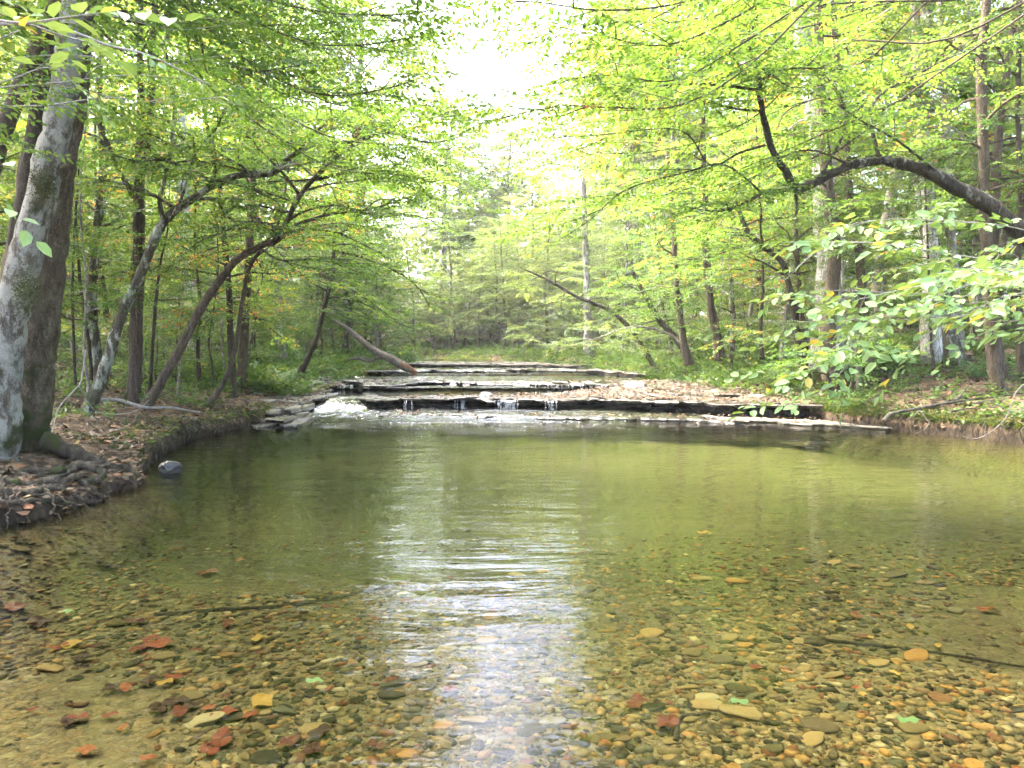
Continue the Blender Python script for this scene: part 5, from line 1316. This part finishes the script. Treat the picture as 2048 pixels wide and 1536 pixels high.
def stones():
    rg = rng(721); protos = []
    for k in range(6):
        g = Geo(); rock_geo(g, (0, 0, 0), (1, .62, .17), 120 + k, 3, r=0.0); protos.append(g.mesh("creek_stone", M['stone']))
    k = 0
    while k < 210:
        y = 2.45 + 4.6 * rg.random() ** 1.5; x = rg.uniform(-1, 1) * (y * .72)
        if not (xl(y) + .2 < x < xr(y) - .2) or float(vnoise(x * .55 + .35 * y, y * .75 - .1 * x, 61)) < .43: continue
        o = bpy.data.objects.new("creek_stone", protos[k % 6]); COL.objects.link(o); s = rg.uniform(.04, .10) * (1.25 if rg.random() < .12 else .9)
        o.location = (x, y, H(x, y) + .12 * s); o.rotation_euler = (rg.normal(0, .1), rg.normal(0, .1), rg.uniform(-.6, .6)); o.scale = (s, s, s)
        tag(o, "flat worn stone lying under the clear water on the creek bed", "stone", "flat stones on the creek bed"); k += 1
stones()
# sunken and floating leaves read off the photograph
SL = [(28, 1222, 56, 0), (320, 1296, 56, 0), (447, 1437, 50, 0), (525, 1412, 60, 0), (578, 1495, 46, 0), (625, 1510, 46, 0), (640, 1475, 50, 0), (360, 1434, 44, 1), (75, 1252, 52, 1), (140, 1298, 42, 0), (415, 1150, 34, 0), (480, 1125, 22, 0), (445, 1488, 60, 0),
      (1272, 1415, 50, 0), (1335, 1455, 58, 0), (1408, 1070, 26, 0), (1395, 1095, 18, 0), (1712, 1238, 30, 0), (1972, 1226, 34, 0), (1620, 1195, 18, 2), (1665, 1252, 22, 2), (1820, 1262, 30, 2), (1876, 1300, 28, 2), (1530, 1147, 24, 0), (1974, 1172, 14, 2), (330, 1375, 40, 2), (1085, 1298, 40, 1), (270, 1250, 40, 0), (455, 1255, 34, 0), (900, 1388, 36, 1)]
_rl = rng(88)
SL += [(int(_rl.normal(260, 170)), int(_rl.uniform(1270, 1530)), int(_rl.uniform(22, 46)), int(_rl.random() < .25)) for _ in range(30)] + [(int(_rl.uniform(1150, 2000)), int(_rl.uniform(1180, 1500)), int(_rl.uniform(16, 34)), int(_rl.integers(0, 3))) for _ in range(16)]
SL = [q for q in SL if 4 < q[0] < 2040]
def lobed_leaf(seed):
    rg = rng(seed); g = Geo(); n = 18; V = [(0, 0, 0)]
    for i in range(n):
        a = i / n * 2 * math.pi; r = .42 * (1 + .13 * math.cos(5 * a) + .16 * math.cos(2 * a) + rg.normal(0, .06)); V.append((r * math.cos(a) * 1.15, r * math.sin(a), .07 * math.sin(3 * a + seed) + .05 * r))
    g.add(V, None, [[0, i + 1, (i + 1) % n + 1] for i in range(n)], rg.random()); return g
for k, (px, py, w, c) in enumerate(SL):
    zb = -.2
    for _ in range(5):
        x0, y0, z0 = P(px, py, 1.0); dd = (CAMZ - zb) / (CAMZ - z0); x, y, _z = P(px, py, dd); zb = H(x, y)
    g = lobed_leaf(40 + k)
    if c == 1: g.r = [np.full_like(g.r[0], 0.0)]
    if c == 2: g.r = [np.full_like(g.r[0], 1.3)]; w *= .75
    o = g.obj("sunken_leaf", M['sunk_leaf'], smooth=False); s = w * dd / F; o.scale = (s, s, s); o.location = (x, y, zb + .03); o.rotation_euler = (0, 0, rgw.uniform(0, 6.28))
    kind = ("rusty red", "dark brown", "yellow")[c]; pos = "left part" if px < 850 else "right part"
    tag(o, f"{kind} dead leaf sunk on the creek bed in the {pos} of the pool", "leaf", f"{kind} sunken leaves in the {pos} of the pool")
for k, (px, py, lab) in enumerate([(628, 1363, "bright green leaf floating on the pool near the lower left"), (1365, 1278 + 1436 - 1278, "x"), (1815, 1443, "bright green leaf floating at the lower right"), (1478, 1405, "green leaf floating among the gravel right of the reflection"), (135, 1224, "small bright green leaf floating at the left")]):
    if lab == "x": continue
    x0, y0, z0 = P(px, py, 1.0); dd = CAMZ / (CAMZ - z0); x, y, _z = P(px, py, dd)
    g = lobed_leaf(80 + k); g.r = [np.full_like(g.r[0], .6)]; o = g.obj("floating_leaf", M['herb'], smooth=False); o.scale = (.07,) * 3; o.location = (x, y, .006); tag(o, lab, "leaf")

# ------------------------------------------------------------------ damp woodland air
hm = bpy.data.materials.new("damp_air"); hm.use_nodes = True; hn = hm.node_tree; hn.nodes.clear()
ho = hn.nodes.new("ShaderNodeOutputMaterial"); hv = hn.nodes.new("ShaderNodeVolumePrincipled")
hv.inputs["Color"].default_value = (.93, .97, .92, 1); hv.inputs["Density"].default_value = HAZE; hv.inputs["Anisotropy"].default_value = .3
hn.links.new(hv.outputs[0], ho.inputs["Volume"])
g = Geo(); X0, X1, Y0, Y1, Z0, Z1 = -310, 310, -50, 410, -14, 42
g.add([(x, y, z) for x in (X0, X1) for y in (Y0, Y1) for z in (Z0, Z1)], [[0, 1, 3, 2], [4, 6, 7, 5], [0, 4, 5, 1], [2, 3, 7, 6], [0, 2, 6, 4], [1, 5, 7, 3]])
tag(g.obj("haze", hm, smooth=False), "thin bright haze in the woodland air", "haze", kind="stuff")
